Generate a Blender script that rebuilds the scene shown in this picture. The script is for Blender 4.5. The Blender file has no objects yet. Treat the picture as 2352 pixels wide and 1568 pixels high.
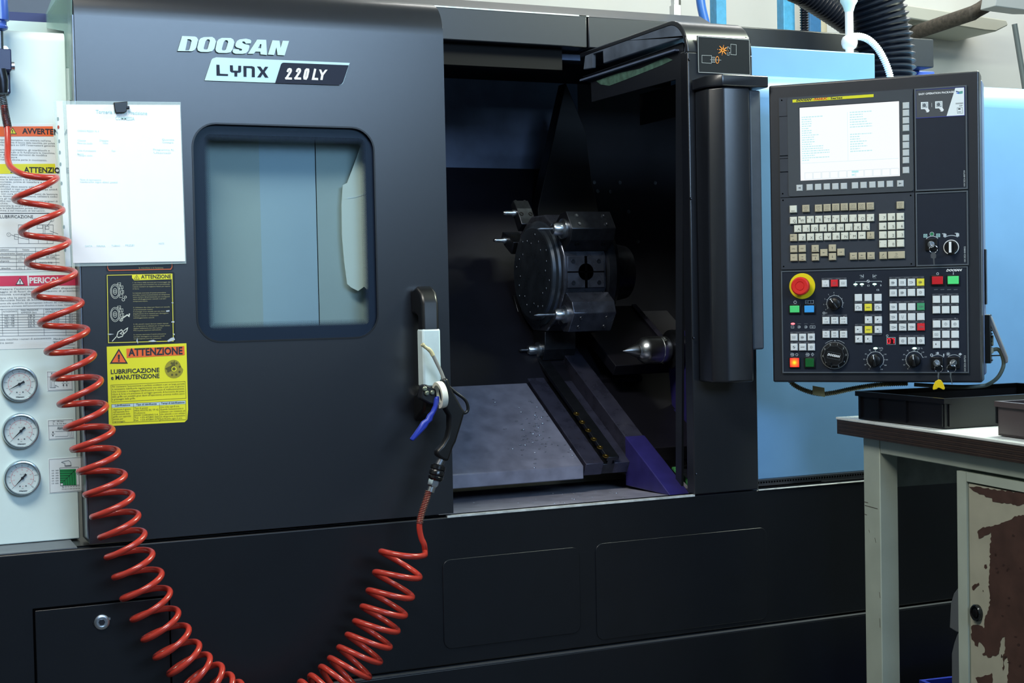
import bpy, bmesh, math, random
from mathutils import Vector, Matrix
random.seed(7)
SC = bpy.context.scene
COL = SC.collection
V3 = Vector
# ------------------------------------------------------------------ camera
CF, CYAW, CPIT, CROL = 3333.0, .4181, -.0307, -.0205
CAM = V3((-.369, -2.80, 1.12))
_F = V3((math.sin(CYAW)*math.cos(CPIT), math.cos(CYAW)*math.cos(CPIT), math.sin(CPIT)))
_R0 = _F.cross(V3((0, 0, 1))).normalized(); _U0 = _R0.cross(_F)
_R = math.cos(CROL)*_R0 + math.sin(CROL)*_U0
_U = -math.sin(CROL)*_R0 + math.cos(CROL)*_U0
cd = bpy.data.cameras.new('camera'); cam = bpy.data.objects.new('camera', cd); COL.objects.link(cam)
cd.sensor_width = 36; cd.lens = CF/2352*36; cd.clip_start = .05
cam.matrix_world = Matrix((( _R.x, _U.x, -_F.x, CAM.x), (_R.y, _U.y, -_F.y, CAM.y), (_R.z, _U.z, -_F.z, CAM.z), (0, 0, 0, 1)))
SC.camera = cam

def ray(x, y): return _F + _R*((x-1176)/CF) - _U*((y-784)/CF)
def PL(x, y, p, n):                      # point where the sight line of a photo pixel meets a plane
    d = ray(x, y); n = V3(n); return CAM + d*((V3(p)-CAM).dot(n)/d.dot(n))
def W(x, y, Y=0.): return PL(x, y, (0, Y, 0), (0, 1, 0))
def Z(x, y, z): return PL(x, y, (0, 0, z), (0, 0, 1))
def XP(x, y, X): return PL(x, y, (X, 0, 0), (1, 0, 0))

# ------------------------------------------------------------------ frames
class Fr:
    def __init__(s, O, U, V, N=None):
        s.O = V3(O); s.U = V3(U).normalized(); s.V = V3(V).normalized(); s.N = V3(N).normalized() if N is not None else s.U.cross(s.V)
    def p(s, u, v, n=0.): return s.O + s.U*u + s.V*v + s.N*n
    def uv(s, P): d = V3(P)-s.O; return (d.dot(s.U), d.dot(s.V))
    def px(s, x, y, n=0.):               # photo pixel -> (u, v) on the plane raised by n
        return s.uv(PL(x, y, s.O + s.N*n, s.N))
    def at(s, u, v, n=0.): return Fr(s.p(u, v, n), s.U, s.V, s.N)
    def rot(s, a):
        c, q = math.cos(a), math.sin(a); return Fr(s.O, s.U*c + s.V*q, s.V*c - s.U*q, s.N)
def front(Y): return Fr((0, Y, 0), (1, 0, 0), (0, 0, 1))

# ------------------------------------------------------------------ materials
def lin(c):
    if isinstance(c, str): c = tuple(int(c[i:i+2], 16) for i in (0, 2, 4))
    return tuple((v/255/12.92 if v/255 <= .04045 else ((v/255+.055)/1.055)**2.4) for v in c)
MATS = {}
def mat(name, col, rough=.5, metal=0., spec=.5, noise=0., scale=30., bump=0., bscale=400., emit=0., coat=0., trans=0., alpha=1., ior=1.5, rvar=0., base=None):
    if name in MATS: return MATS[name]
    m = bpy.data.materials.new(name); m.use_nodes = True; nt = m.node_tree; b = nt.nodes['Principled BSDF']
    L = lin(col)
    b.inputs['Base Color'].default_value = (*(L if base is None else lin(base)), 1); b.inputs['Roughness'].default_value = rough; b.inputs['Metallic'].default_value = metal
    b.inputs['Specular IOR Level'].default_value = spec; b.inputs['IOR'].default_value = ior
    b.inputs['Coat Weight'].default_value = coat; b.inputs['Coat Roughness'].default_value = .1
    b.inputs['Transmission Weight'].default_value = trans; b.inputs['Alpha'].default_value = alpha
    if emit: b.inputs['Emission Color'].default_value = (*L, 1); b.inputs['Emission Strength'].default_value = emit
    if noise or bump or rvar:
        tc = nt.nodes.new('ShaderNodeTexCoord')
        if noise or rvar:
            n = nt.nodes.new('ShaderNodeTexNoise'); n.inputs['Scale'].default_value = scale; n.inputs['Detail'].default_value = 6
            nt.links.new(tc.outputs['Object'], n.inputs['Vector'])
        if noise:
            r = nt.nodes.new('ShaderNodeValToRGB'); r.color_ramp.elements[0].position = .3; r.color_ramp.elements[1].position = .7
            r.color_ramp.elements[0].color = (*[v*(1-noise) for v in L], 1); r.color_ramp.elements[1].color = (*[min(1, v*(1+noise)) for v in L], 1)
            nt.links.new(n.outputs['Fac'], r.inputs['Fac']); nt.links.new(r.outputs['Color'], b.inputs['Base Color'])
        if rvar:
            mr = nt.nodes.new('ShaderNodeMapRange'); mr.inputs['From Min'].default_value = .3; mr.inputs['From Max'].default_value = .7
            mr.inputs['To Min'].default_value = max(.02, rough-rvar); mr.inputs['To Max'].default_value = rough+rvar
            nt.links.new(n.outputs['Fac'], mr.inputs['Value']); nt.links.new(mr.outputs['Result'], b.inputs['Roughness'])
        if bump:
            n2 = nt.nodes.new('ShaderNodeTexNoise'); n2.inputs['Scale'].default_value = bscale; n2.inputs['Detail'].default_value = 3
            bp = nt.nodes.new('ShaderNodeBump'); bp.inputs['Strength'].default_value = bump; bp.inputs['Distance'].default_value = .001
            nt.links.new(tc.outputs['Object'], n2.inputs['Vector']); nt.links.new(n2.outputs['Fac'], bp.inputs['Height']); nt.links.new(bp.outputs['Normal'], b.inputs['Normal'])
    MATS[name] = m; return m

# ------------------------------------------------------------------ mesh builder
class MB:
    def __init__(s): s.v = []; s.f = []; s.m = []; s.s = []
    def add(s, vs, fs, m, smooth=False):
        o = len(s.v); s.v += [V3(v) for v in vs]
        for f in fs: s.f.append([o+i for i in f]); s.m.append(m); s.s.append(smooth)
        return s
    def boxf(s, fr, u0, u1, v0, v1, n0, n1, m):
        P = [fr.p(u, v, n) for n in (n0, n1) for v in (v0, v1) for u in (u0, u1)]
        return s.add(P, [(0, 2, 3, 1), (4, 5, 7, 6), (0, 1, 5, 4), (2, 6, 7, 3), (0, 4, 6, 2), (1, 3, 7, 5)], m)
    def box(s, x0, x1, y0, y1, z0, z1, m): return s.boxf(Fr((0, 0, 0), (1, 0, 0), (0, 1, 0)), x0, x1, y0, y1, z0, z1, m)
    def prism(s, fr, poly, n0, n1, m, smooth=False):
        k = len(poly); a = sum(poly[i][0]*poly[(i+1) % k][1]-poly[(i+1) % k][0]*poly[i][1] for i in range(k))
        if a < 0: poly = poly[::-1]
        if n0 > n1: n0, n1 = n1, n0
        s.add([fr.p(u, v, n1) for u, v in poly], [tuple(range(k))], m)
        s.add([fr.p(u, v, n0) for u, v in poly], [tuple(range(k))[::-1]], m)
        P = [fr.p(u, v, n0) for u, v in poly] + [fr.p(u, v, n1) for u, v in poly]
        return s.add(P, [(i, (i+1) % k, k+(i+1) % k, k+i) for i in range(k)], m, smooth)
    def flat(s, fr, poly, n, m): return s.add([fr.p(u, v, n) for u, v in poly], [tuple(range(len(poly)))], m)
    def rect(s, fr, u0, u1, v0, v1, n, m): return s.flat(fr, [(u0, v0), (u1, v0), (u1, v1), (u0, v1)], n, m)
    def strip(s, fr, pts, w, n, m, closed=False):          # flat line of width w with mitred corners
        p = [V3((x, y, 0)) for i, (x, y) in enumerate(pts) if i == 0 or math.hypot(x-pts[i-1][0], y-pts[i-1][1]) > 1e-8]
        if closed and (p[0]-p[-1]).length < 1e-8: p.pop()
        k = len(p)
        if k < 2: return s
        seg = lambda i: (p[(i+1) % k]-p[i % k]).normalized()
        L = []
        for i in range(k):
            if closed or 0 < i < k-1: d0, d1 = seg((i-1) % k), seg(i)
            else: d0 = d1 = seg(0) if i == 0 else seg(k-2)
            t = d0+d1
            t = t.normalized() if t.length > 1e-6 else d0
            q = V3((-t.y, t.x, 0)); c = max(.35, q.dot(V3((-d0.y, d0.x, 0)))); q = q*(w/2/c)
            e = V3((0, 0, 0))
            if not closed and i == 0: e = -d0*w/2
            if not closed and i == k-1: e = d0*w/2
            L += [fr.p(p[i].x+e.x-q.x, p[i].y+e.y-q.y, n), fr.p(p[i].x+e.x+q.x, p[i].y+e.y+q.y, n)]
        return s.add(L, [(2*i, 2*((i+1) % k), 2*((i+1) % k)+1, 2*i+1) for i in range(k if closed else k-1)], m)
    def frame(s, fr, u0, u1, v0, v1, w, n, m): return s.strip(fr, [(u0, v0), (u1, v0), (u1, v1), (u0, v1)], w, n, m, True)
    def disc(s, fr, r, n, m, k=32, u=0, v=0): return s.flat(fr, [(u+r*math.cos(2*math.pi*i/k), v+r*math.sin(2*math.pi*i/k)) for i in range(k)], n, m)
    def arc(s, fr, r, w, a0, a1, n, m, k=28, u=0, v=0):
        P = []
        for i in range(k+1):
            a = a0+(a1-a0)*i/k
            P += [fr.p(u+(r-w/2)*math.cos(a), v+(r-w/2)*math.sin(a), n), fr.p(u+(r+w/2)*math.cos(a), v+(r+w/2)*math.sin(a), n)]
        return s.add(P, [(2*i, 2*i+1, 2*i+3, 2*i+2) for i in range(k)], m)
    def lathe(s, fr, prof, m, k=32, smooth=True, caps=True):          # prof: (radius, n) along the frame's normal
        P = []
        for r, n in prof:
            P += [fr.p(r*math.cos(2*math.pi*i/k), r*math.sin(2*math.pi*i/k), n) for i in range(k)]
        F = [(j*k+i, j*k+(i+1) % k, (j+1)*k+(i+1) % k, (j+1)*k+i) for j in range(len(prof)-1) for i in range(k)]
        s.add(P, F, m, smooth)
        if not caps: return s
        if prof[0][0] > 1e-6: s.flat(fr, [(prof[0][0]*math.cos(-2*math.pi*i/k), prof[0][0]*math.sin(-2*math.pi*i/k)) for i in range(k)], prof[0][1], m)
        if prof[-1][0] > 1e-6: s.disc(fr, prof[-1][0], prof[-1][1], m, k)
        return s
    def cyl(s, a, b, r, m, k=24, r2=None):
        a = V3(a); b = V3(b); N = (b-a).normalized(); U = N.orthogonal().normalized()
        return s.lathe(Fr(a, U, N.cross(U), N), [(r, 0), (r if r2 is None else r2, (b-a).length)], m, k)
    def tube(s, pts, r, m, k=10, caps=True):
        pts = [V3(p) for p in pts]; n = len(pts); rr = r if callable(r) else (lambda i: r)
        T = [((pts[min(i+1, n-1)]-pts[max(i-1, 0)])).normalized() for i in range(n)]
        U = T[0].orthogonal().normalized(); P = []
        for i in range(n):
            U = (U - T[i]*U.dot(T[i])).normalized(); B = T[i].cross(U)
            P += [pts[i] + (U*math.cos(2*math.pi*j/k) + B*math.sin(2*math.pi*j/k))*rr(i) for j in range(k)]
        s.add(P, [(i*k+j, i*k+(j+1) % k, (i+1)*k+(j+1) % k, (i+1)*k+j) for i in range(n-1) for j in range(k)], m, True)
        if caps: s.add(P[:k], [tuple(range(k))[::-1]], m); s.add(P[-k:], [tuple(range(k))], m)
        return s
    def fill(s, fr, loops, n0, n1, m):                     # plate with holes, first loop outer
        me = curve_mesh(loops, abs(n1-n0)/2); mid = (n0+n1)/2
        s.add([fr.p(v.co.x, v.co.y, mid+v.co.z) for v in me.vertices], [tuple(p.vertices) for p in me.polygons], m)
        bpy.data.meshes.remove(me); return s
    def text(s, fr, body, u, v, h, m, n=.0004, w=None, align='L', shear=0., bold=0., ex=0.):
        me = text_mesh(body, shear, bold)
        if not me.vertices: return s
        xs = [q.co.x for q in me.vertices]; x0, x1 = min(xs), max(xs)
        sy = h/.729; sx = sy if w is None else w/max(1e-6, x1-x0)
        off = {'L': -x0*sx, 'C': -(x0+x1)/2*sx, 'R': -x1*sx}[align]
        s.add([fr.p(u+off+q.co.x*sx, v+q.co.y*sy, n) for q in me.vertices], [tuple(p.vertices) for p in me.polygons], m)
        bpy.data.meshes.remove(me); return s
    def build(s, name, parent=None, bevel=0., seg=2, angle=40, origin=None, weld=False):
        me = bpy.data.meshes.new(name)
        if parent is not None: inv = WINV[parent.name]
        else:
            if origin is None:
                b = [min(v[i] for v in s.v) for i in range(3)]; t = [max(v[i] for v in s.v) for i in range(3)]
                origin = V3(((b[0]+t[0])/2, (b[1]+t[1])/2, b[2]))
            inv = Matrix.Translation(-V3(origin))
        me.from_pydata([inv @ v for v in s.v], [], s.f)
        slots = []
        for m in s.m:
            if m not in slots: slots.append(m)
        for m in slots: me.materials.append(m)
        ix = {m: i for i, m in enumerate(slots)}
        me.polygons.foreach_set('material_index', [ix[m] for m in s.m]); me.polygons.foreach_set('use_smooth', s.s)
        if any(s.s) and not bevel: me.set_sharp_from_angle(angle=math.radians(38))
        if weld:
            bm = bmesh.new(); bm.from_mesh(me); bmesh.ops.remove_doubles(bm, verts=bm.verts, dist=1e-5); bm.to_mesh(me); bm.free()
        me.update()
        o = bpy.data.objects.new(name, me); COL.objects.link(o)
        if parent is not None: o.parent = parent; WINV[o.name] = inv
        else: o.location = origin; WINV[o.name] = inv
        if bevel:
            if not weld:
                bm = bmesh.new(); bm.from_mesh(me); bmesh.ops.remove_doubles(bm, verts=bm.verts, dist=1e-5); bm.to_mesh(me); bm.free()
            md = o.modifiers.new('bevel', 'BEVEL'); md.width = bevel; md.segments = seg; md.limit_method = 'ANGLE'; md.angle_limit = math.radians(angle); md.harden_normals = False
            me.polygons.foreach_set('use_smooth', [True]*len(me.polygons)); me.set_sharp_from_angle(angle=math.radians(50))
        return o
WINV = {}
def curve_mesh(loops, ex):
    c = bpy.data.curves.new('c', 'CURVE'); c.dimensions = '2D'; c.fill_mode = 'BOTH'; c.extrude = ex
    for L in loops:
        sp = c.splines.new('POLY'); sp.points.add(len(L)-1); sp.use_cyclic_u = True
        for q, (x, y) in zip(sp.points, L): q.co = (x, y, 0, 1)
    o = bpy.data.objects.new('c', c); me = bpy.data.meshes.new_from_object(o)
    bpy.data.objects.remove(o); bpy.data.curves.remove(c); return me
def text_mesh(body, shear, bold):
    c = bpy.data.curves.new('t', 'FONT'); c.body = body; c.size = 1; c.shear = shear; c.offset = bold; c.resolution_u = 2
    o = bpy.data.objects.new('t', c); me = bpy.data.meshes.new_from_object(o)
    bpy.data.objects.remove(o); bpy.data.curves.remove(c); return me
def rrect(u0, u1, v0, v1, r, k=8):
    P = []
    for cx, cy, a0 in ((u1-r, v0+r, -90), (u1-r, v1-r, 0), (u0+r, v1-r, 90), (u0+r, v0+r, 180)):
        for i in range(k+1):
            a = math.radians(a0+90*i/k); P.append((cx+r*math.cos(a), cy+r*math.sin(a)))
    return P
def circ(u, v, r, k=24): return [(u+r*math.cos(2*math.pi*i/k), v+r*math.sin(2*math.pi*i/k)) for i in range(k)]
def line(a, b, n): return [V3(a).lerp(V3(b), i/n) for i in range(1, n+1)]
def spline(pts, per=8):                                   # Catmull-Rom through 3-D points
    pts = [V3(p) for p in pts]; out = []
    for i in range(len(pts)-1):
        p0 = pts[max(i-1, 0)]; p1 = pts[i]; p2 = pts[i+1]; p3 = pts[min(i+2, len(pts)-1)]
        for j in range(per):
            t = j/per; out.append(.5*((2*p1)+(p2-p0)*t+(2*p0-5*p1+4*p2-p3)*t*t+(3*p1-p0-3*p2+p3)*t**3))
    return out+[pts[-1]]
def thing(name, label, cat, loc, group=None):
    o = bpy.data.objects.new(name, None); COL.objects.link(o); o.location = loc; o.empty_display_size = .1
    WINV[o.name] = Matrix.Translation(-V3(loc)); return tag(o, label, cat, group)
def tag(o, label=None, cat=None, group=None, kind=None):
    if label: o['label'] = label
    if cat: o['category'] = cat
    if group: o['group'] = group
    if kind: o['kind'] = kind
    return o
def lab(o, label): o['label'] = label; return o

# ------------------------------------------------------------------ palette
M_DARK = mat('charcoal_paint', (18, 21, 28), .30, spec=1., noise=.08, scale=60, bump=.035, bscale=1400)
M_DARK2 = mat('graphite_paint', (24, 28, 36), .38, spec=.8, noise=.08, scale=60, bump=.03, bscale=1400)
M_BASE = mat('base_paint', (12, 15, 21), .36, spec=.4, noise=.1, scale=20, bump=.03, bscale=1400)
M_BLACK = mat('black_plastic', (14, 15, 17), .35)
M_BLACKM = mat('matt_black', (10, 10, 12), .7, spec=.2)
M_GAP = mat('black_gap', (4, 4, 5), .9, spec=0.)
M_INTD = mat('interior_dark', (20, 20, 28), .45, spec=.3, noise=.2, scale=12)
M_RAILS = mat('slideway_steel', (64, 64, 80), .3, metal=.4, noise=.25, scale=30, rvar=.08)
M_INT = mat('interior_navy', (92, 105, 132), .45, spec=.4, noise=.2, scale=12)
M_INT2 = mat('interior_steel', (134, 134, 150), .4, metal=.2, noise=.2, scale=25, rvar=.1)
M_STEEL = mat('bright_steel', (200, 205, 210), .3, metal=1., noise=.08, scale=80)
M_STEEL2 = mat('dull_steel', (120, 124, 130), .38, metal=1., noise=.15, scale=60)
M_DSTEEL = mat('dark_steel', (64, 67, 74), .35, metal=.9, noise=.2, scale=60)
M_CHROME = mat('chrome', (220, 222, 226), .1, metal=1.)
M_BRASS = mat('brass', (200, 165, 85), .3, metal=1.)
M_WHITE = mat('white_print', (235, 238, 238), .5)
M_PANEL = mat('pale_grey_paint', (218, 236, 232), .42, spec=.4, noise=.03, scale=15)
M_PAPER = mat('white_paper', (246, 248, 250), .6, noise=.01)
M_LABELW = mat('white_label', (232, 240, 240), .45)
M_INK = mat('black_ink', (32, 34, 42), .55)
M_GREYINK = mat('faded_ink', (96, 104, 110), .6)
M_CYANINK = mat('pale_cyan_ink', (176, 222, 224), .6)
M_YEL = mat('warning_yellow', (226, 222, 32), .45)
M_ORA = mat('warning_orange', (236, 104, 40), .45)
M_RED = mat('signal_red', (206, 34, 38), .4)
M_PINK = mat('danger_crimson', (212, 58, 92), .45)
M_BLUE = mat('signal_blue', (36, 110, 190), .4)
M_GREEN = mat('signal_green', (38, 150, 84), .4)
M_SKY = mat('sky_blue_paint', (100, 142, 186), .42, spec=.4, noise=.04, scale=8)
M_NAVY = mat('navy_casting_paint', (44, 40, 100), .35, noise=.15, scale=30)
# ------------------------------------------------------------------ room shell
def struct(mb, name, **k): o = mb.build(name, origin=(0, 0, 0), **k); o['kind'] = 'structure'; return o
M_WALL = mat('plaster_grey_green', (206, 208, 202), .8, noise=.03, scale=3)
M_FLOOR = mat('oiled_concrete', (48, 50, 54), .6, noise=.2, scale=6)
M_CEIL = mat('ceiling_white', (214, 214, 210), .9)
X0, X1, Y0, Y1, H = -4.5, 7.0, -6.5, 3.2, 4.2
struct(MB().box(X0-.1, X1+.1, Y0-.1, Y1+.1, -.1, 0, M_FLOOR), 'floor')
struct(MB().box(X0-.1, X1+.1, Y0-.1, Y1+.1, H, H+.1, M_CEIL), 'ceiling')
struct(MB().box(X0, X1, Y1, Y1+.1, 0, H, M_WALL), 'wall_back')
struct(MB().box(X0, X1, Y0-.1, Y0, 0, H, mat('dark_blue_grey_wall', (44, 50, 60), .8)), 'wall_front')
struct(MB().box(X0-.1, X0, Y0, Y1, 0, H, M_WALL), 'wall_left')
struct(MB().box(X1, X1+.1, Y0, Y1, 0, H, M_WALL), 'wall_right')
# ------------------------------------------------------------------ glass: thin pane, clear with a Fresnel reflection
def glass_mat(name, tint, rough=.02, f0=.05):
    m = bpy.data.materials.new(name); m.use_nodes = True; nt = m.node_tree; nt.nodes.clear()
    o = nt.nodes.new('ShaderNodeOutputMaterial'); mx = nt.nodes.new('ShaderNodeMixShader'); t = nt.nodes.new('ShaderNodeBsdfTransparent'); g = nt.nodes.new('ShaderNodeBsdfGlossy'); lw = nt.nodes.new('ShaderNodeLayerWeight')
    t.inputs['Color'].default_value = (*lin(tint), 1); g.inputs['Roughness'].default_value = rough; lw.inputs['Blend'].default_value = .5
    pw = nt.nodes.new('ShaderNodeMath'); pw.operation = 'POWER'; pw.inputs[1].default_value = 5
    ma = nt.nodes.new('ShaderNodeMath'); ma.operation = 'MULTIPLY_ADD'; ma.inputs[1].default_value = 1-f0; ma.inputs[2].default_value = f0
    nt.links.new(lw.outputs['Facing'], pw.inputs[0]); nt.links.new(pw.outputs[0], ma.inputs[0]); nt.links.new(ma.outputs[0], mx.inputs[0]); nt.links.new(t.outputs[0], mx.inputs[1]); nt.links.new(g.outputs[0], mx.inputs[2]); nt.links.new(mx.outputs[0], o.inputs[0])
    MATS[name] = m; return m
M_GLASS = glass_mat('window_glass', (222, 236, 238))
M_SLEEVE = glass_mat('clear_plastic', (232, 246, 246), rough=.12)
def haze_mat(name, col, a, rough=.3):
    return mat(name, col, rough, alpha=a)

DF = front(0.)
YZ = lambda X: Fr((X, 0, 0), (0, 1, 0), (0, 0, 1))         # side plane: (u, v) = (Y, z), normal +X
def roof_profile(zb, zt, r, depth, th):
    out = [(0, zb)] + [(r-r*math.cos(math.radians(a)), zt-r+r*math.sin(math.radians(a))) for a in range(0, 91, 9)] + [(depth, zt)]
    inn = [(depth, zt-th)] + [(r-(r-th)*math.cos(math.radians(a)), zt-r+(r-th)*math.sin(math.radians(a))) for a in range(90, -1, -9)] + [(th, zb)]
    return out+inn
DX1, DZ0, DZT = .734, .673, 1.738
door = thing('sliding_door', 'charcoal sliding door of the lathe with a rounded window, pushed to the left', 'machine door', (.367, 0, DZ0))
wu0, wv1 = W(447, 540, 0).x, W(650, 287.5, 0).z; wu1, wv0 = W(864, 540, 0).x, W(650, 781, 0).z
mb = MB()
mb.fill(DF, [[(0, DZ0), (DX1, DZ0), (DX1, 1.66), (0, 1.66)], rrect(wu0, wu1, wv0, wv1, .047)[::-1]], -.014, 0, M_DARK)
mb.prism(YZ(0), roof_profile(1.6599, DZT, .078, .50, .012), 0, DX1, M_DARK)
arcp = [(.078-.078*math.cos(math.radians(a)), DZT-.078+.078*math.sin(math.radians(a))) for a in range(0, 91, 9)]
mb.prism(YZ(0), [(.013, DZ0), (.013, 1.655)] + [(y+.012, z-.004) for y, z in arcp] + [(.10, DZT-.004), (.10, DZ0)], .001, .013, M_DARK)
mb.prism(YZ(0), [(.013, DZ0), (.013, 1.655)] + [(y+.012, z-.004) for y, z in arcp] + [(.10, DZT-.004), (.10, DZ0)], DX1-.013, DX1-.001, M_DARK)
mb.boxf(DF, .012, DX1-.012, DZ0, DZ0+.012, -.08, -.012, M_DARK)
mb.build('door_panel', door, bevel=.004, seg=3)
# thin pale edge strip down the left side of the door
MB().boxf(DF, -.003, -.0005, DZ0+.01, 1.66, -.030, -.004, M_STEEL2).build('edge_strip', door)
# window: gasket, pane, printed border with dots
win = MB().fill(DF, [rrect(wu0-.0012, wu1+.0012, wv0-.0012, wv1+.0012, .048), rrect(wu0+.002, wu1-.002, wv0+.002, wv1-.002, .045)[::-1]], .0, .0012, M_BLACK).build('window_gasket', door)
gl = MB().flat(DF, rrect(wu0+.001, wu1-.001, wv0+.001, wv1-.001, .046), -.003, M_GLASS).build('window_glass', door)
M_FRIT = mat('navy_window_border', (26, 33, 58), .5)
bl, bt, bb, br = .024, .021, .026, .016
mb = MB().fill(DF, [rrect(wu0, wu1, wv0, wv1, .046), rrect(wu0+bl, wu1-br, wv0+bb, wv1-bt, .012)[::-1]], -.0085, -.0075, M_FRIT)
pit = .0032
iu0, iu1, iv0, iv1 = wu0+bl, wu1-br, wv0+bb, wv1-bt
DEP = .0125
for j in range(int((iv1-iv0)/(pit/2))+1):
    v = iv0+j*pit/2
    for i in range(int((iu1-iu0)/pit)+1):
        u = iu0+(i+.5*(j % 2))*pit; d = min(u-iu0, iu1-u, v-iv0, iv1-v)
        if -.0005 < d < DEP: mb.flat(DF, circ(u, v, .0014-.0010*max(0, d)/DEP, 6), -.0078, M_FRIT)
mb.build('window_border', door)
# wide raised brand lettering
c5d = lambda pts, n: [DF.px(380+x/4.9, 60+y/4.9, n) for x, y in pts]
LET = [
 ([(188,112),(330,118),(352,128),(366,152),(346,240),(325,270),(295,283),(137,280)], [(248,146),(280,150),(294,165),(275,250),(262,274),(222,274)]),
 ([(430,125),(525,122),(552,140),(568,175),(550,250),(525,282),(480,292),(395,290),(365,275),(357,245),(375,165),(395,138)], [(470,150),(492,150),(500,165),(475,255),(462,264),(435,262),(428,250),(450,170)]),
 ([(635,133),(735,135),(762,150),(774,180),(755,262),(730,295),(690,303),(600,302),(570,285),(562,258),(580,175),(600,148)], [(672,160),(695,160),(706,178),(682,262),(665,275),(640,273),(632,258),(655,178)]),
 ([(835,150),(905,142),(950,152),(965,165),(960,195),(905,197),(890,175),(868,172),(862,188),(880,200),(935,212),(945,232),(930,280),(905,305),(870,313),(790,312),(762,300),(755,285),(762,258),(825,262),(828,275),(845,280),(862,270),(858,258),(800,240),(785,222),(790,195),(808,165)], None),
 ([(1033,152),(1132,155),(1142,325),(1070,318),(1067,288),(1012,288),(992,312),(927,312)], [(1065,203),(1080,205),(1075,250),(1040,248)]),
 ([(1205,160),(1282,165),(1295,245),(1320,165),(1390,167),(1340,330),(1262,325),(1248,240),(1222,325),(1153,320)], None)]
M_LETTER = mat('satin_silver_letter', (178, 200, 196), .35, metal=.3)
mb = MB()
for o_, i_ in LET: mb.fill(DF, [c5d(o_, .004)] + ([c5d(i_, .004)] if i_ else []), 0, .005, M_LETTER)
lab(mb.build('brand_lettering', door, bevel=.0009), 'raised silver capital letters')
M_BADGEN = mat('badge_navy', (17, 21, 42), .45, spec=.3)
mb = MB().prism(DF, c5d([(570,352),(2072,415),(2063,440),(2000,635),(1985,655),(1960,665),(440,612),(515,385),(530,365)], .002), 0, .0035, M_LETTER)
mb.flat(DF, c5d([(1330,410),(2063,440),(2000,630),(1980,655),(1950,663),(1235,640),(1300,430),(1312,415)], .004), .0039, M_BADGEN)
for P_ in ([(573,433),(608,435),(613,535),(705,540),(704,560),(575,556)],
 [(725,440),(758,441),(762,500),(818,502),(820,445),(852,446),(852,510),(842,522),(808,524),(808,567),(776,566),(776,522),(745,520),(728,508)],
 [(877,448),(975,450),(1000,460),(1006,480),(1006,574),(972,573),(972,482),(960,472),(912,470),(912,570),(880,569)],
 [(1030,453),(1070,455),(1098,495),(1122,456),(1158,458),(1117,515),(1160,580),(1120,578),(1095,538),(1070,577),(1033,575),(1076,515)]):
    mb.fill(DF, [c5d(P_, .004)], .0038, .0042, M_BADGEN)
for x0 in (1345, 1448):                                      # 2 2
    mb.strip(DF, c5d([(x0+32, 506), (x0+39, 489), (x0+52, 483), (x0+64, 487), (x0+67, 500), (x0+60, 518), (x0+42, 545), (x0+22, 577), (x0+14, 586)], .004), .0042, .0044, M_WHITE); mb.strip(DF, c5d([(x0+14, 588), (x0+66, 590)], .004), .0042, .0047, M_WHITE)
mb.strip(DF, c5d([(1578, 500), (1590, 488), (1606, 490), (1607, 506), (1592, 572), (1580, 591), (1564, 588), (1562, 572)], .004), .0044, .0044, M_WHITE, True)
mb.strip(DF, c5d([(1683, 492), (1660, 593), (1706, 595)], .004), .0044, .0044, M_WHITE)
mb.flat(DF, c5d([(1728, 488), (1752, 489), (1768, 528), (1798, 490), (1824, 491), (1778, 552), (1768, 606), (1742, 605), (1752, 551)], .004), .0044, M_WHITE)
lab(mb.build('model_badge', door), 'two-tone slanted nameplate, silver left and navy right')
# door handle: C-shaped black grip with a pale sleeve
hx = W(963, 700, 0).x; hz1 = W(985, 657, -.05).z; hz0 = W(985, 968, -.03).z
s0, s1 = W(990, 888, -.06).z, W(990, 755, -.06).z
prof = [(0, hz1-.006), (-.03, hz1), (-.055, hz1-.012), (-.066, hz1-.035), (-.066, hz0+.05), (-.055, hz0+.025), (-.02, hz0+.006), (0, hz0), (0, hz0+.055), (-.02, hz0+.06), (-.036, hz0+.075), (-.036, hz1-.062), (-.02, hz1-.056), (0, hz1-.056)]
hd = MB().prism(YZ(hx), prof, -.018, .018, M_BLACK).build('handle', door, bevel=.006, seg=3)
lab(MB().box(hx-.0195, hx+.0195, -.0675, -.0345, s0, s1, mat('sleeve_plastic', (196, 214, 216), .35, noise=.08, scale=40)).build('grip_sleeve', hd, bevel=.004), 'pale grey sleeve with a worn spot')

# ---------------- stickers on the door
def para(mb, fr, lines, m, h, n=.0006, bold=0.):          # lines: (text, px x0, px y baseline, px x1 or None)
    for s, x0, y, x1 in lines:
        u0, v0 = fr.px(x0, y, n); w = None
        if x1 is not None: w = fr.px(x1, y, n)[0]-u0
        mb.text(fr, s, u0, v0, h, m, n, w=w, bold=bold)
def quadpx(fr, pts, n): return [fr.px(x, y, n) for x, y in pts]
def tri_warn(mb, fr, x, y, s, fill, ink, n):             # warning triangle, px centre of the base and px height
    mb.flat(fr, quadpx(fr, [(x-s*.6, y), (x+s*.6, y), (x, y-s)], n), n, ink)
    mb.flat(fr, quadpx(fr, [(x-s*.46, y-s*.09), (x+s*.46, y-s*.09), (x, y-s*.84)], n+.0002), n+.0002, fill)
    mb.flat(fr, quadpx(fr, [(x-s*.05, y-s*.27), (x+s*.05, y-s*.27), (x+s*.07, y-s*.6), (x-s*.07, y-s*.6)], n+.0004), n+.0004, ink)
    u, v = fr.px(x, y-s*.185, n); mb.flat(fr, circ(u, v, s*.055/1190, 10), n+.0004, ink)
M_LBK = mat('black_label', (20, 24, 28), .35); M_LYEL = mat('label_yellow_print', (222, 216, 70), .5); M_LTXT = mat('label_text_print', (176, 172, 120), .6)
M_SCUFF = mat('label_scuff', (190, 200, 206), .7)
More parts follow.
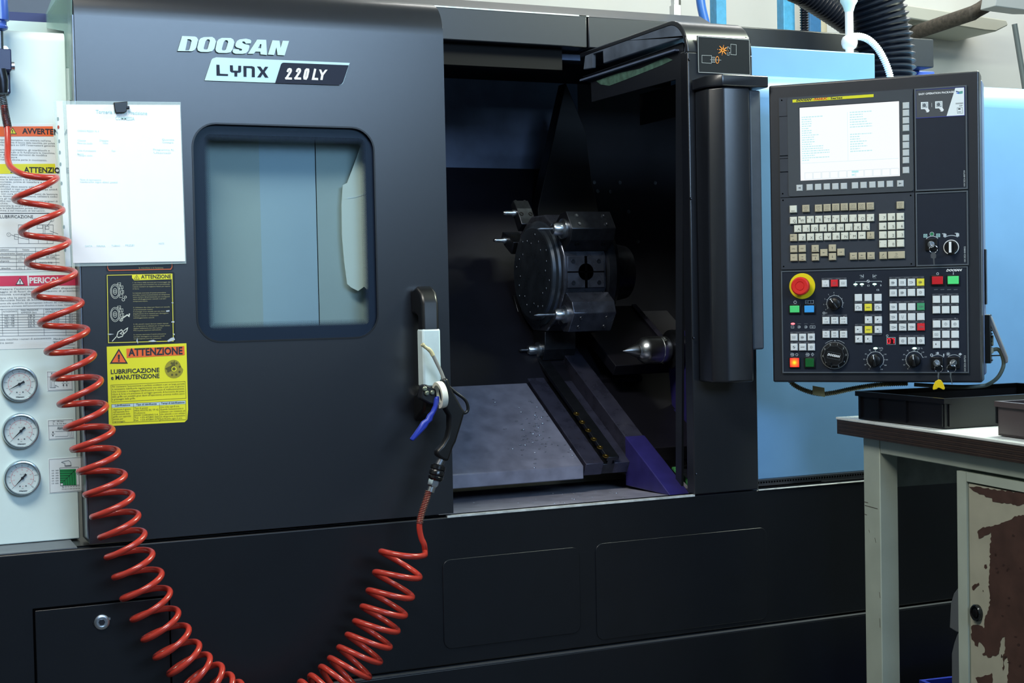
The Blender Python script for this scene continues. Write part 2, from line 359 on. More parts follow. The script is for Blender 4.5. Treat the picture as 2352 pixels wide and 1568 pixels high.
mb = MB().prism(DF, quadpx(DF, [(243, 560), (398, 558), (399, 618), (394, 622), (247, 625), (243, 620)], 0), 0, .0006, M_LBK)
mb.strip(DF, quadpx(DF, [(246, 560), (247, 615), (250, 621), (392, 618), (395, 613), (394, 560)], 0), .0013, .0009, M_ORA)
para(mb, DF, [('la macchina e in funzione.', 319, 617, 376)], M_LTXT, .0035, .001)
mb.build('caution_label', door)
mb = MB().prism(DF, quadpx(DF, [(246, 628), (398, 624), (401, 628), (404, 783), (400, 787), (250, 791), (246, 787), (242, 632)], 0), 0, .0006, M_LBK)
mb.strip(DF, quadpx(DF, [(246, 632), (395, 629), (398, 783), (249, 787)], 0), .0013, .0009, M_LYEL, True)
mb.flat(DF, quadpx(DF, [(303, 631), (394, 629), (394.5, 641), (308, 643.5), (303, 638)], 0), .0010, M_YEL)
tri_warn(mb, DF, 314, 641.5, 11, M_YEL, M_INK, .0012)
para(mb, DF, [('ATTENZIONE', 324, 639.5, 393)], M_INK, .0072, .0013, bold=.025)
T1 = ['1. Se il foro della torretta per il montaggio del', 'portautensile non è montato con un portautensile', 'rotante, montarvi un supporto fittizio per coprire', 'il foro.', '', 'La mancata osservanza di questa precauzione', 'potrebbe causare la penetrazione di refrigerante', 'entro nel foro del portautensile con conseguenti', 'danni all\'alloggiamento utensili o ad altri', 'componenti interni.', '', '', '2. Utilizzare due chiavi per fissare un utensile', 'sul portautensile rotante.', 'Il montaggio di un utensile con una chiave', '(l\'applicazione di un impatto) può danneggiare', 'l\'utensile rotante e i componenti', 'nell\'alloggiamento utensili.', '', '', '3. Gli utensili rotanti devono essere riparati', 'da refrigerante se utilizzati per un lungo tempo.', 'Sigillare saldamente con olio o grasso', 'PVC la parte superiore dell\'utensile.', '', 'La mancata osservanza di questa precauzione', 'potrebbe danneggiare e/o rompere utensili', 'con conseguente usura dei componenti.']
for i, s in enumerate(T1):
    if s: para(mb, DF, [(s, 305+i*.08, 650+i*4.78, min(391, 306+len(s)*1.75))], M_LTXT, .0021, .001)
def ring_icon(mb, fr, x, y, s, m):
    f = fr.at(*fr.px(x, y, 0)); g = Fr(f.O, f.U*.75+f.V*0, f.V, f.N)
    k = s/1190.
    for r in (1., .8, .42, .2):
        P_ = [(r*k*.62*math.cos(a*math.pi/12), r*k*math.sin(a*math.pi/12)) for a in range(24)]
        mb.strip(f, P_, .0007, .001, m, True)
    for a in (1.2, .55, -.1, -.7):
        cx, cy = k*(.62*math.cos(a)+.35), k*math.sin(a)*1.05
        q = k*.22; mb.strip(f, [(cx-q, cy-q), (cx+q, cy-q*.8), (cx+q, cy+q), (cx-q, cy+q*.8)], .0006, .001, m, True)
    mb.strip(f, [(k*.3, k*.98), (k*.75, k*.92), (k*.98, k*.3), (k*1.05, -k*.5)], .0007, .001, m)
M_LDRAW = mat('label_drawing', (214, 218, 206), .5)
ring_icon(mb, DF, 264, 669, 16, M_LDRAW); ring_icon(mb, DF, 264, 722, 16, M_LDRAW)
for (x, y, r) in ((283, 688, 3), (288, 682, 2.4), (278, 735, 2.6)):
    mb.arc(DF.at(*DF.px(x, y)), r/1190, .0008, 0, 6.28, .001, M_LDRAW, 12)
mb.strip(DF, quadpx(DF, [(276, 734), (292, 723), (296, 726), (297, 721)], 0), .0022, .001, M_LDRAW)
mb.strip(DF, quadpx(DF, [(258, 783), (268, 772)], 0), .0014, .001, M_LDRAW)
mb.strip(DF, quadpx(DF, [(268, 772), (271, 762), (279, 757), (284, 764), (281, 772), (272, 775)], 0), .0016, .001, M_LDRAW, True)
mb.strip(DF, quadpx(DF, [(276, 766), (288, 756), (293, 753), (291, 760), (283, 768)], 0), .0013, .001, M_LDRAW, True)
for pts in ([(246, 767), (252, 766), (262, 767), (252, 769)], [(384, 782), (392, 776), (399, 774), (402, 780), (394, 783), (386, 785)], [(381, 713), (389, 712), (389, 715), (382, 716)], [(394, 738), (400, 737), (400, 741), (393, 740)], [(393, 694), (399, 695), (396, 697)], [(313, 783), (315, 775), (317, 790)], [(396, 766), (401, 766), (401, 770)], [(340, 783), (352, 780), (360, 784), (350, 785)]):
    mb.flat(DF, quadpx(DF, pts, 0), .0012, M_SCUFF)
lab(mb.build('tool_warning_label', door), 'black warning label with yellow border and tool drawings, scuffed edges')
mb = MB().prism(DF, quadpx(DF, [(245, 796), (428, 788), (432, 940), (430, 963), (424, 969), (250, 978)], 0), 0, .0006, M_YEL)
mb.flat(DF, quadpx(DF, [(290, 800.5), (423, 794.5), (424, 815), (291, 821.5)], 0), .0009, M_ORA)
para(mb, DF, [('ATTENZIONE', 295, 817, 419.5)], M_INK, .0142, .0012, bold=.032)
tri_warn(mb, DF, 273, 835, 35, M_ORA, M_INK, .0008)
para(mb, DF, [('LUBRIFICAZIONE', 254.5, 858.5, 366.5), ('e MANUTENZIONE', 255, 872, 366.5)], M_INK, .0086, .001, bold=.025)
M_LINEBR = mat('label_brown_line', (110, 104, 30), .6); M_LHEAD = mat('label_head_blue', (186, 208, 216), .5)
mb.strip(DF, quadpx(DF, [(254.5, 884), (425, 875.5), (427, 914), (256.5, 923)], 0), .0007, .0009, M_LINEBR, True)
for i, s in enumerate(['Per mantenere l\'autocentrante in perfette condizioni e per un lungo periodo', 'è necessario lubrificarlo regolarmente una volta o più volte al giorno.', 'Una mancata o inadeguata lubrificazione è causa di malfunzionamenti,', 'riduce la forza e la precisione di serraggio (pericolo di fuoriuscita del pezzo', 'dalle griffe con possibili gravi danni all\'operatore), provoca inoltre usura', 'e grippaggio delle griffe.']):
    fr_ = DF.rot(math.atan2(9, 0) * 0 + .0)
    para(mb, DF, [(s, 257.5, 889.5+i*5.8, 424 if i < 5 else 311)], M_INK, .0033, .0011)
mb.flat(DF, quadpx(DF, [(256, 928.5), (426, 919.5), (426.5, 927), (256.5, 936)], 0), .0009, M_LHEAD)
mb.strip(DF, quadpx(DF, [(256, 928.5), (426, 919.5), (427.5, 963), (258, 971)], 0), .0007, .001, M_LINEBR, True)
for x in (306.5, 366): mb.strip(DF, quadpx(DF, [(x, 926), (x+1, 967)], 0), .0007, .001, M_LINEBR)
para(mb, DF, [('Lubrificazione', 264, 933, 299), ('Tipo di lubrificante', 313, 931, 360), ('Tempi di lubrificazione', 370, 928, 424)], M_INK, .0036, .0012, bold=.02)
for x, y, L_, xs in ((260, 942, ['Applicare il grasso', 'nell\'apposito foro', 'all\'estremità della', 'griffa con apposita', 'pompa per', 'ingrassaggio.'], (301, 297, 299, 301, 283, 288)), (309, 939, ['Tipo di grasso', 'MOLYKOTE (R) TP 42', 'Produttore:', 'DOW CORNING S.A.', 'Tel  +33-472841360', 'Fax  +33-472841379'], (340, 364, 334, 364, 365, 365)), (368.5, 936, ['Una volta ogni 8 ore.', 'Quando l\'autocentrante è', 'utilizzato con rotazione ad', 'alta velocità o con utilizzo', 'di refrigerante, è necessario', 'lubrificarlo ogni 4 ore.'], (412, 421, 425, 425, 425, 419))):
    for i, s in enumerate(L_): para(mb, DF, [(s, x, y+i*5.5, xs[i])], M_INK, .0031, .0011)
M_PRINTOL = mat('label_olive_print', (150, 142, 40), .6); M_PRINTD = mat('label_dark_print', (88, 84, 30), .6)
cu, cv = DF.px(399.5, 847); q = 1/1190.
mb.flat(DF, [(cu+21*q*math.cos(a*.31+.6)*(1 if 2 < a < 19 else .8), cv+21*q*math.sin(a*.31+.6)) for a in range(20)], .0009, M_PRINTOL)
for a in (20, 65, 110, 200, 250, 290, 330):
    mb.flat(DF, circ(cu+14*q*math.cos(math.radians(a)), cv+14*q*math.sin(math.radians(a)), 2.6*q, 10), .0011, M_PRINTD)
mb.flat(DF, [(cu-20*q, cv+2*q), (cu-6*q, cv+8*q), (cu+2*q, cv+20*q), (cu+3*q, cv-2*q), (cu-12*q, cv-6*q)], .00105, M_PRINTD)
mb.arc(DF.at(cu, cv), 5*q, 2*q, 0, 6.28, .0012, M_YEL, 14)
lab(mb.build('lubrication_label', door), 'bright yellow lubrication and maintenance label with orange heading')

# ---------------- document sleeve, its page and the clip holding it
SF = front(-.006)
M_SLV = haze_mat('cloudy_plastic', (214, 238, 238), .30, .25)
sl = thing('document_sleeve', 'clear punched plastic sleeve holding a white job sheet on the sliding door', 'document sleeve', W(275, 607, -.006))
q = lambda pts, n=0: quadpx(SF, pts, n)
MB().prism(SF, q([(123, 231), (415, 234), (428, 605), (260, 610), (154, 612)]), -.0012, -.0006, M_SLV).build('back_film', sl)
mb = MB().prism(SF, q([(152, 240), (413.5, 241), (425.5, 600), (168, 604)]), -.0003, .0003, M_PAPER)
para(mb, SF, [('Torneria Parti di Precisione', 220, 260, 338), ('COMMESSA', 265, 275, 309)], M_CYANINK, .0068, .0008, bold=.01)
for s, x, y, x1 in (('CODICE PEZZO  N. 4', 178, 302, 227), ('Cliente', 178, 324, 197), ('Disegno', 229, 324, 249), ('Quantita', 372, 322, 400), ('Materiale tondo', 178, 330, 212), ('Ordine', 236, 330, 248), ('Consegna', 373, 328, 398), ('Lotto di produzione', 178, 347, 220), ('Fase', 257, 348, 265), ('Programma N.', 352, 345, 400), ('Barra', 178, 355, 192), ('Utensili', 353, 352, 392), ('Tempo ciclo', 178, 358, 212), ('Note di lavorazione', 184, 414, 232), ('controllo ogni dieci pezzi', 184, 419, 270), ('DATA', 196, 567, 212), ('FIRMA', 222, 567, 242), ('TURNO', 256, 566, 276), ('PEZZI', 288, 565, 308), ('NOTE', 365, 561, 377)):
    para(mb, SF, [(s, x, y, x1)], M_CYANINK, .0034, .0008)
mb.build('job_sheet', sl)
mb = MB().prism(SF, q([(129, 232), (144, 232.5), (163, 611), (151, 612)]), -.0004, .0002, mat('white_binding_strip', (240, 250, 250), .4, alpha=.85))
for i, y in enumerate((273, 292, 324, 350, 377, 421, 470, 521, 574)):
    x = 133+(y-273)*.055; mb.flat(SF, q([(x-2.5, y), (x-1.5, y-4), (x+1.5, y-4), (x+2.5, y), (x+1.5, y+4), (x-1.5, y+4)]), .0006, mat('hole_shadow_grey', (142, 164, 166), .7) if i != 1 else mat('label_red_seen_through_hole', (170, 70, 52), .6))
mb.build('punched_strip', sl)
cl = thing('binder_clip', 'small black clip on the top edge of the document sleeve', 'clip', W(278, 258, -.012))
mb = MB().prism(SF, quadpx(SF, [(261, 235), (293, 233), (291, 256), (286, 259), (266, 260), (263, 252)], .004), -.001, .006, M_BLACK)
mb.build('clip_body', cl, bevel=.0012)
MB().cyl(SF.p(*SF.px(290, 247, .004), .004), SF.p(*SF.px(297, 247, .004), .004), .0028, M_DSTEEL, 12).build('clip_pin', cl)
# ------------------------------------------------------------------ the lathe itself
ZL = .668                                                  # top of the base
lathe = thing('cnc_lathe', 'large charcoal turning machine with open work area and sky blue right cover', 'machine', (.9, .5, 0))
BX0, BX1 = -1.3, 2.75
mb = MB()
mb.box(BX0, BX1, .001, .03, .357, ZL-.002, M_BASE)                         # front sheet
mb.box(BX0, .72, .03, 1.5, .06, ZL-.002, M_BASE); mb.box(1.70, BX1, .03, 1.5, .06, ZL-.002, M_BASE); mb.box(.72, 1.70, .03, 1.5, .06, .58, M_BASE)
mb.build('base_cabinet', lathe, bevel=.003)
MB().box(BX0, BX1, -.010, .028, .06, .351, M_BASE).build('lower_front_panel', lathe, bevel=.0025)
MB().box(BX0, BX1, -.0098, .02, .351, .3526, mat('edge_highlight_metal', (84, 88, 94), .4, metal=.5)).build('panel_edge_strip', lathe)  # highlight along the panel edge, put into the strip's lighter colour
MB().box(BX0, BX1, .02, 1.4, .0, .06, M_BLACKM).build('plinth', lathe)
# embossed rectangles on the base front
for pts in ([(1015, 1258), (1330, 1255), (1332, 1452), (1018, 1495)], [(1367, 1247), (1760, 1210), (1762, 1420), (1368, 1450)]):
    us = [DF.px(*p) for p in pts]; u0, u1 = us[0][0], us[1][0]; v0 = us[2][1]; v1 = us[1][1]
    MB().prism(DF, rrect(u0, u1, v0, v1, .018), -.004, .0012, M_BASE).build('embossed_panel', lathe, bevel=.001)
# access panel with lock
u0, v1 = DF.px(80, 1402); u1 = DF.px(386, 1372)[0]
mb = MB(); mb.boxf(DF, u0-.004, u1+.004, v1-.26, v1+.004, -.002, .0004, M_GAP); ap = mb.boxf(DF, u0, u1, v1-.26, v1, -.001, .0035, M_BASE).build('access_panel', lathe, bevel=.0014)
f = DF.at(*DF.px(233, 1427), .0035)
lk = MB().lathe(f, [(.014, 0), (.014, .003), (.0115, .0045), (.0085, .0045), (.0085, .002), (0, .002)], M_STEEL, 28)
hexp = [(.006*math.cos(a*math.pi/3), .006*math.sin(a*math.pi/3)) for a in range(6)]
lk.prism(f, hexp, .002, .0042, M_DSTEEL); lk.boxf(f, -.016, -.0125, -.004, .001, 0, .003, M_BLACK); lk.boxf(f, .0125, .0155, .003, .007, 0, .003, M_STEEL)
lab(lk.build('panel_lock', ap), 'round silver hexagon lock')
# ledge at the left, in front of the pale panel
MB().box(BX0, -.022, .004, .104, ZL-.0015, ZL+.0005, mat('ledge_grey', (86, 92, 100), .4, noise=.1)).build('base_ledge', lathe)
# header across the back of the opening
HY = .53
hz_b, hz_t = W(1180, 100, HY).z, W(1350, 37, HY).z
hx_r = W(2145, 130, HY).x; hxs = W(1350, 70, HY).x
mb = MB().box(-1.3, hxs-.002, HY, HY+.25, hz_b, hz_t, M_DARK2); mb.box(hxs+.002, hx_r, HY, HY+.25, hz_b, hz_t, M_DARK2)
mb.box(-1.3, hx_r, HY+.004, HY+.246, hz_b+.002, hz_t-.002, M_GAP)
mb.build('header', lathe, bevel=.003)
MB().box(-1.3, hxs-.06, HY+.03, HY+.06, hz_b-.055, hz_b-.001, M_BLACKM).build('header_seal', lathe)
gx = W(1200, 120, HY+.06).x
MB().box(.85, hxs+.01, HY+.065, HY+.08, W(1100, 127, HY+.065).z, W(1100, 113, HY+.065).z, M_INT).build('door_guide_rail', lathe)
zt2 = W(1350, 20, HY+.1).z
mb = MB().prism(YZ(0), [(HY+.02, hz_t), (HY+.10, zt2), (HY+1.0, zt2+.01), (HY+1.0, hz_t)], -.6, W(1610, 52, HY+.1).x, M_DARK2); mb.build('roof_cover', lathe, bevel=.003)
# right door pillar with its curved hood
PX0, PX1 = 1.316, W(1735, 600, 0).x
mb = MB()
mb.prism(YZ(0), roof_profile(1.655, 1.738, .08, HY, .012), PX0, PX1, M_DARK)
mb.box(PX0, PX1, 0, .016, ZL, 1.656, M_DARK); mb.box(PX1-.012, PX1, .01, .08, ZL, 1.70, M_DARK)
mb.box(PX0, PX0+.012, .01, .033, ZL, 1.66, M_DARK)
pil = mb.build('door_pillar', lathe, bevel=.006, seg=3)
# hood cheek facing the opening, with its notch
P = lambda x, y: (lambda p: (p.y, p.z))(XP(x, y, PX0))
ck = [(.082-.082*math.cos(math.radians(a))+.002, 1.738-.082+.082*math.sin(math.radians(a))-.002) for a in range(0, 91, 9)]
poly = [(.033, 1.56), (.003, 1.56)] + ck + [P(1416, 93), P(1343, 128), P(1339, 160), P(1361, 156), P(1361, 124), P(1384, 117), P(1385, 146), P(1573, 84)]
lab(MB().prism(YZ(PX0), poly, .0005, .010, mat('worn_charcoal', (90, 102, 120), .35, noise=.35, scale=14, rvar=.1)).build('hood_cheek', lathe, bevel=.002), 'hood side plate with shiny worn patches')
PI = PX0+.018
Q = lambda x, y: (lambda p: (p.y, p.z))(XP(x, y, PI))
mb = MB(); mb.prism(YZ(PI), [Q(1570, 98), Q(1341, 176), Q(1340, 184), Q(1357, 190), Q(1359, 234), Q(1552, 182), Q(1552, 1136), Q(1565, 1140)], 0, .006, M_DARK2)
mb.prism(YZ(PI), [Q(1570, 97), Q(1341, 176), Q(1341, 177.5), Q(1569, 98.5)], -.004, 0, M_STEEL2)
mb.prism(YZ(PI), [Q(1341, 183), Q(1560, 113), Q(1560, 117), Q(1341, 187)], -.012, 0, M_INT)
mb.prism(YZ(PI), [Q(1370, 186), Q(1420, 168), Q(1470, 158), Q(1530, 131), Q(1545, 138), Q(1520, 150), Q(1440, 182), Q(1400, 197), Q(1380, 194)], -.0008, 0, mat('dried_coolant_green', (70, 102, 92), .7, noise=.4, scale=60))
mb.build('hood_inner_frame', lathe)
for px_, py_ in ((1587, 137), (1591, 456), (1597, 776), (1603, 1088)):
    p = XP(px_-4, py_, PX0); f = Fr((PX0, p.y, p.z), (0, 1, 0), (0, 0, 1), (-1, 0, 0))
    MB().lathe(f, [(.0035, 0), (.003, .002), (.0012, .002), (.0012, .0005), (0, .0005)], M_DSTEEL, 14).build('flange_screw', lathe)
# pictogram plate on the pillar
PF = front(-.0005)
mb = MB().prism(PF, quadpx(PF, [(1600, 82), (1722, 90), (1725, 174), (1602, 167)], 0), 0, .0012, M_LBK)
mb.strip(PF, quadpx(PF, [(1602.5, 84), (1720, 92), (1722, 172), (1604, 166)], 0), .0012, .0016, mat('plate_outline_grey', (150, 154, 158), .5), True)
cq = lambda x, y: (1320+x/5.113, 20+y/5.113)
M_PIC = mat('pictogram_grey', (150, 156, 158), .5); M_PICO = mat('pictogram_orange', (232, 140, 40), .5)
for pts in ([(1490, 547), (1603, 552), (1602, 642), (1490, 635)], [(1828, 418), (1893, 424), (1893, 544), (1828, 540)], [(1608, 570), (1642, 572), (1642, 632), (1608, 630)]):
    mb.strip(PF, quadpx(PF, [cq(*p) for p in pts], 0), .0009, .0016, M_PIC, True)
for pts in ([(1828, 470), (1808, 470), (1808, 452), (1788, 450), (1788, 480)], [(1828, 515), (1808, 515), (1808, 548), (1788, 546), (1788, 515)], [(1588, 600), (1715, 605)], [(1625, 568), (1625, 632)]):
    mb.strip(PF, quadpx(PF, [cq(*p) for p in pts], 0), .0009, .0016, M_PIC)
cx, cy = cq(1735, 488)
for a in range(8):
    ca, sa = math.cos(a*math.pi/4+.15), math.sin(a*math.pi/4+.15); l = 9 if a % 2 else 7.6
    mb.strip(PF, quadpx(PF, [(cx+1.2*ca, cy+1.2*sa), (cx+l*ca, cy+l*sa)], 0), .0021, .0018, M_PICO)
    mb.disc(PF, .0009, .0018, M_PICO, 8, *PF.px(cx+12*ca, cy+11*sa))
cx, cy = cq(1670, 602)
mb.strip(PF, quadpx(PF, [(cx+3.6*math.cos(a*.393), cy+8*math.sin(a*.393)) for a in range(16)], 0), .0012, .0018, M_PICO, True)
para(mb, PF, [('B00190-00021LNM29', 1686, 174.5, 1721)], M_PIC, .0024, .0016)
mb.build('pictogram_plate', lathe)
# pendant mount: hinge column on the pillar
AY = -.085
ax0, ax1 = W(1631, 500, AY+.02).x, W(1727, 500, AY).x
az1, az0 = W(1690, 186, AY).z, W(1680, 879, AY).z
mb = MB().prism(Fr((0, 0, 0), (1, 0, 0), (0, 1, 0)), [(ax0+.004, -.002), (ax0+.004, AY+.030), (ax0+.026, AY+.004), (ax0+.034, AY), (ax1, AY), (ax1, -.002)], az0, az1-.012, M_DARK)
mb.build('pendant_column', lathe, bevel=.005, seg=3)
mb = MB().prism(Fr((0, 0, 0), (1, 0, 0), (0, 1, 0)), [(ax0-.003, -.002), (ax0-.003, AY+.026), (ax0+.022, AY-.004), (ax1+.045, AY-.006), (ax1+.045, -.002)], az1-.012, az1+.014, M_DARK)
mb.build('column_cap', lathe, bevel=.003)
MB().box(ax1+.006, ax1+.036, AY+.012, -.012, W(1745, 803, AY).z, az1-.016, mat('hinge_grey', (78, 84, 92), .42, noise=.06, scale=50)).build('pendant_hinge', lathe, bevel=.004)
# sky blue right cover with rolled top edge, and the raised block above it
SY = .07
bz1 = W(1900, 172, SY).z
pr_ = [(SY, ZL+.012), (SY, bz1-.0601)] + [(SY+.06-.06*math.cos(math.radians(a)), bz1-.06+.06*math.sin(math.radians(a))) for a in range(0, 91, 15)] + [(SY+.42, bz1), (SY+.42, bz1-.010)] + [(SY+.06-.05*math.cos(math.radians(a)), bz1-.06+.05*math.sin(math.radians(a))) for a in range(90, -1, -15)] + [(SY+.010, ZL+.012)]
MB().prism(YZ(0), pr_, PX1-.012, BX1, M_SKY).build('side_cover', lathe, bevel=.002)
MB().box(PX1-.014, 2.3, SY+.012, SY+.016, ZL, bz1-.065, M_BLACKM).box(PX1-.014, 2.3, SY+.062, SY+.42, bz1-.016, bz1-.012, M_BLACKM).box(PX1-.018, PX1-.013, SY+.004, SY+.424, bz1-.078, bz1+.001, M_BLACKM).build('cover_liner', lathe)
mb = MB().box(PX1-.02, BX1, SY-.012, SY+.35, ZL-.002, ZL+.012, M_DARK2)
for i in range(64):
    x = PX1+.0075*i; mb.prism(front(SY-.012), circ(x, ZL+.006, .0022, 8), 0, .0006, M_GAP)
mb.build('vent_strip', lathe)
BYB = SY+.10; tz1 = W(1850, 113, BYB).z; tx1 = W(2010, 150, BYB).x
M_SKY2 = M_SKY
MB().box(PX1-.01, tx1, BYB, BYB+.18, bz1+.0005, tz1, M_SKY2).build('top_block', lathe, bevel=.003)
mb = MB().box(W(2068, 160, HY+.1).x, W(2126, 160, HY+.1).x, HY+.06, HY+.3, 1.40, hz_b+.0, mat('deep_blue_paint', (44, 70, 150), .4)); mb.build('rear_blue_bracket', lathe, bevel=.003)
# ------------------------------------------------------------------ interior
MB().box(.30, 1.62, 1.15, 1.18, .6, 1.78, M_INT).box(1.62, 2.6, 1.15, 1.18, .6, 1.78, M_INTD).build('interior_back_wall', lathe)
MB().box(2.3, 2.32, .10, 1.15, .6, bz1-.02, M_BLACKM).build('interior_end_wall', lathe)
MB().box(.28, .30, .14, 1.15, .6, 1.76, M_INT).build('interior_left_wall', lathe)
MB().box(.3, 2.3, HY+.24, 1.15, 1.76, 1.775, M_BLACKM).build('interior_ceiling', lathe)
MB().prism(YZ(0), [(.012, ZL-.004), (.10, ZL-.008), (.50, .645), (.50, .64), (.012, ZL-.012)], .70, 1.62, mat('sill_sheet', (150, 150, 164), .4, metal=.1, noise=.18, scale=30)).build('sill_apron', lathe)
M_EDGE_HL = mat('worn_edge_highlight', (214, 218, 216), .35, metal=.3, noise=.3, scale=50)  # edge wear plus highlights put into the colour, on sill and header
MB().box(.72, PX0, -.0006, .010, ZL-.0035, ZL+.0006, M_EDGE_HL).box(PX1, BX1, -.0006, .006, ZL-.003, ZL-.0012, M_EDGE_HL).build('sill_edge', lathe)
MB().box(.74, hxs-.004, HY-.0012, HY+.004, hz_t-.0022, hz_t+.0012, M_EDGE_HL).box(hxs+.004, PX0, HY-.0012, HY+.004, hz_t-.0018, hz_t+.0010, M_EDGE_HL).build('header_edge', lathe)
LY = .25; lz = W(1040, 1090, LY).z
SL = Fr((0, LY, lz), (1, 0, 0), (0, math.cos(math.radians(30)), math.sin(math.radians(30))))   # slanted bed plane
lx1 = W(1343, 1073, LY).x
mb = MB().boxf(SL, .40, lx1-.004, 0, .36, -.012, 0, M_INT2)
mb.box(.40, lx1-.004, LY-.002, LY+.006, lz-.032, lz, M_INT2)
mb.build('bed_cover', lathe, bevel=.002)
MB().prism(YZ(0), [(SL.p(0, .36).y, SL.p(0, .36).z), (1.14, 1.5), (1.14, .7), (.62, .66)], .40, 1.5, M_INTD).build('rear_cover', lathe)
def sx(x, y): return W(x, y, LY).x
xs = [sx(1345, 1080), sx(1386, 1073), sx(1392, 1060), sx(1407, 1058), sx(1412, 1070), sx(1448, 1068), sx(1458, 1034), sx(1491, 1030)]
LB = .62
MB().boxf(SL, xs[0], xs[1], -.002, LB, -.03, .004, M_RAILS).build('slide_plate', lathe, bevel=.0015)
rl = MB().boxf(SL, xs[1]-.002, xs[4]+.002, .0, LB, -.03, -.002, M_DSTEEL); rl.boxf(SL, xs[2]-.004, xs[3]+.010, -.006, LB, .012, .022, M_DSTEEL); rl.boxf(SL, xs[2]+.003, xs[3]-.001, 0, LB, -.004, .014, M_DSTEEL)
rl = rl.build('guide_rail', lathe, bevel=.0012)
for x, y in ((1324, 950), (1337, 969), (1351, 988), (1364, 1008), (1378, 1027), (1391, 1047)):
    u, v = SL.px(x, y, .022)
    MB().lathe(SL.at(u, v, .022), [(.0078, 0), (.0074, .0010), (.0034, .0010), (.0030, .0005), (0, .0005)], M_BRASS, 20).build('brass_bolt', rl)
MB().boxf(SL, xs[4], xs[5]+.002, 0, LB, -.03, .000, M_RAILS).build('channel_floor', lathe, bevel=.001)
MB().boxf(SL, xs[5]+.002, xs[7], -.004, LB, -.045, .036, M_RAILS).build('channel_wall', lathe, bevel=.0015)
MB().boxf(SL, xs[7]+.001, xs[7]+.42, .06, LB+.1, -.05, -.01, M_INTD).build('right_way_cover', lathe, bevel=.002)
mb = MB().boxf(SL, xs[7]+.03, xs[7]+.24, .30, .60, .05, .08, M_INTD); mb.boxf(SL, xs[7]+.22, xs[7]+.235, .28, .60, .08, .085, M_RAILS); mb.build('telescopic_cover', lathe, bevel=.002)
MB().boxf(Fr((0, .95, 0), (1, 0, 0), (0, .35, .94)), 1.28, 1.34, 1.0, 1.72, -.02, .0, M_INTD).build('rear_brace', lathe)
CY_ = .98
pk = [W(x, y, CY_) for x, y in ((1300, 190), (1345, 300), (1360, 420), (1385, 530), (1400, 580), (1240, 560), (1235, 480), (1275, 300))]
MB().prism(front(CY_), [(p.x, p.z) for p in pk], -.05, 0, mat('interior_black_cover', (16, 17, 22), .45, spec=.3)).build('carriage_shield', lathe, bevel=.002)
mb = MB()
for x, y in ((1365, 419), (1424, 419), (1505, 420), (1342, 433), (1373, 439), (1402, 440), (1318, 468), (1231, 446), (1444, 486), (1466, 555), (1422, 600)):
    p = W(x, y, 1.148); MB().lathe(front(1.15).at(p.x, p.z), [(.006, 0), (.0055, .003), (.003, .003), (.003, .001), (0, .001)], M_STEEL2, 12).build('cover_bolt', lathe)
# ------------------------------------------------------------------ pale left panel of the lathe, its labels and gauges
LYP = .104
LP = front(LYP)
lz1 = W(150, 73, LYP).z
lp = MB().prism(YZ(0), [(LYP, ZL+.001), (LYP, lz1-.02)] + [(LYP+.02-.02*math.cos(math.radians(a)), lz1-.02+.02*math.sin(math.radians(a))) for a in range(0, 91, 15)] + [(LYP+.3, lz1), (LYP+.3, ZL+.001)], -1.25, -.004, M_PANEL).build('left_panel', lathe, bevel=.002)
MB().box(-1.25, .10, .40, .42, lz1-.02, W(80, 50, .40).z, mat('inner_pale_cover', (176, 196, 196), .5)).build('inner_cover', lathe)
MB().box(-1.25, .10, .405, .43, W(80, 51, .405).z, W(80, 30, .405).z, mat('cover_band_navy', (30, 42, 92), .5)).build('cover_band', lathe)  # navy band above the inner cover
# light cover behind the door window
M_COVER = mat('pale_blue_grey_cover', (178, 196, 210), .45, noise=.05, scale=4)
M_COVER2 = mat('pale_green_grey_cover', (178, 188, 188), .45, noise=.05, scale=4)
WB = front(.062)
xa = WB.px(600, 550)[0]; xb = WB.px(729, 550)[0]
mb = MB().box(.014, xa, .062, .085, .70, 1.62, M_COVER2); mb.box(xa, xb-.001, .062, .085, .70, 1.62, M_COVER); mb.box(xb+.001, .715, .062, .085, .70, 1.62, M_COVER2); mb.box(xb-.002, xb+.002, .064, .083, .70, 1.62, M_GAP)
lab(mb.build('fixed_cover', lathe), 'pale grey fixed cover seen through the door window')
WS = front(.045)  # white shape behind the glass stands in for a bright reflection
mb = MB().prism(WS, quadpx(WS, [(842, 303), (851, 310), (858, 330), (862, 640), (866, 720), (856, 716), (848, 690), (850, 662), (842, 664), (836, 658), (822, 668), (806, 660), (797, 652), (790, 600), (785, 540), (784, 470), (787, 425), (797, 420), (812, 380), (826, 340)], 0), 0, .0015, mat('reflection_white', (236, 236, 226), .5))
mb.strip(WS, quadpx(WS, [(798, 455), (815, 453), (845, 443)], 0), .0022, .002, M_WHITE)
lab(mb.build('painted_reflection', lathe), 'white shape behind the window standing in for a reflection')
# translucent end of the door hood at the top left
EX = .0
E_ = lambda x, y: (lambda p: (p.y, p.z))(XP(x, y, EX))
lab(MB().prism(YZ(EX), [E_(168, -20), E_(168, 230), E_(157, 230), E_(152, 72), E_(98, 62), E_(130, -20)], -.004, -.002, haze_mat('green_tinted_plastic', (190, 240, 232), .28, .2)).build('hood_end_sheet', door), 'pale green translucent plastic')
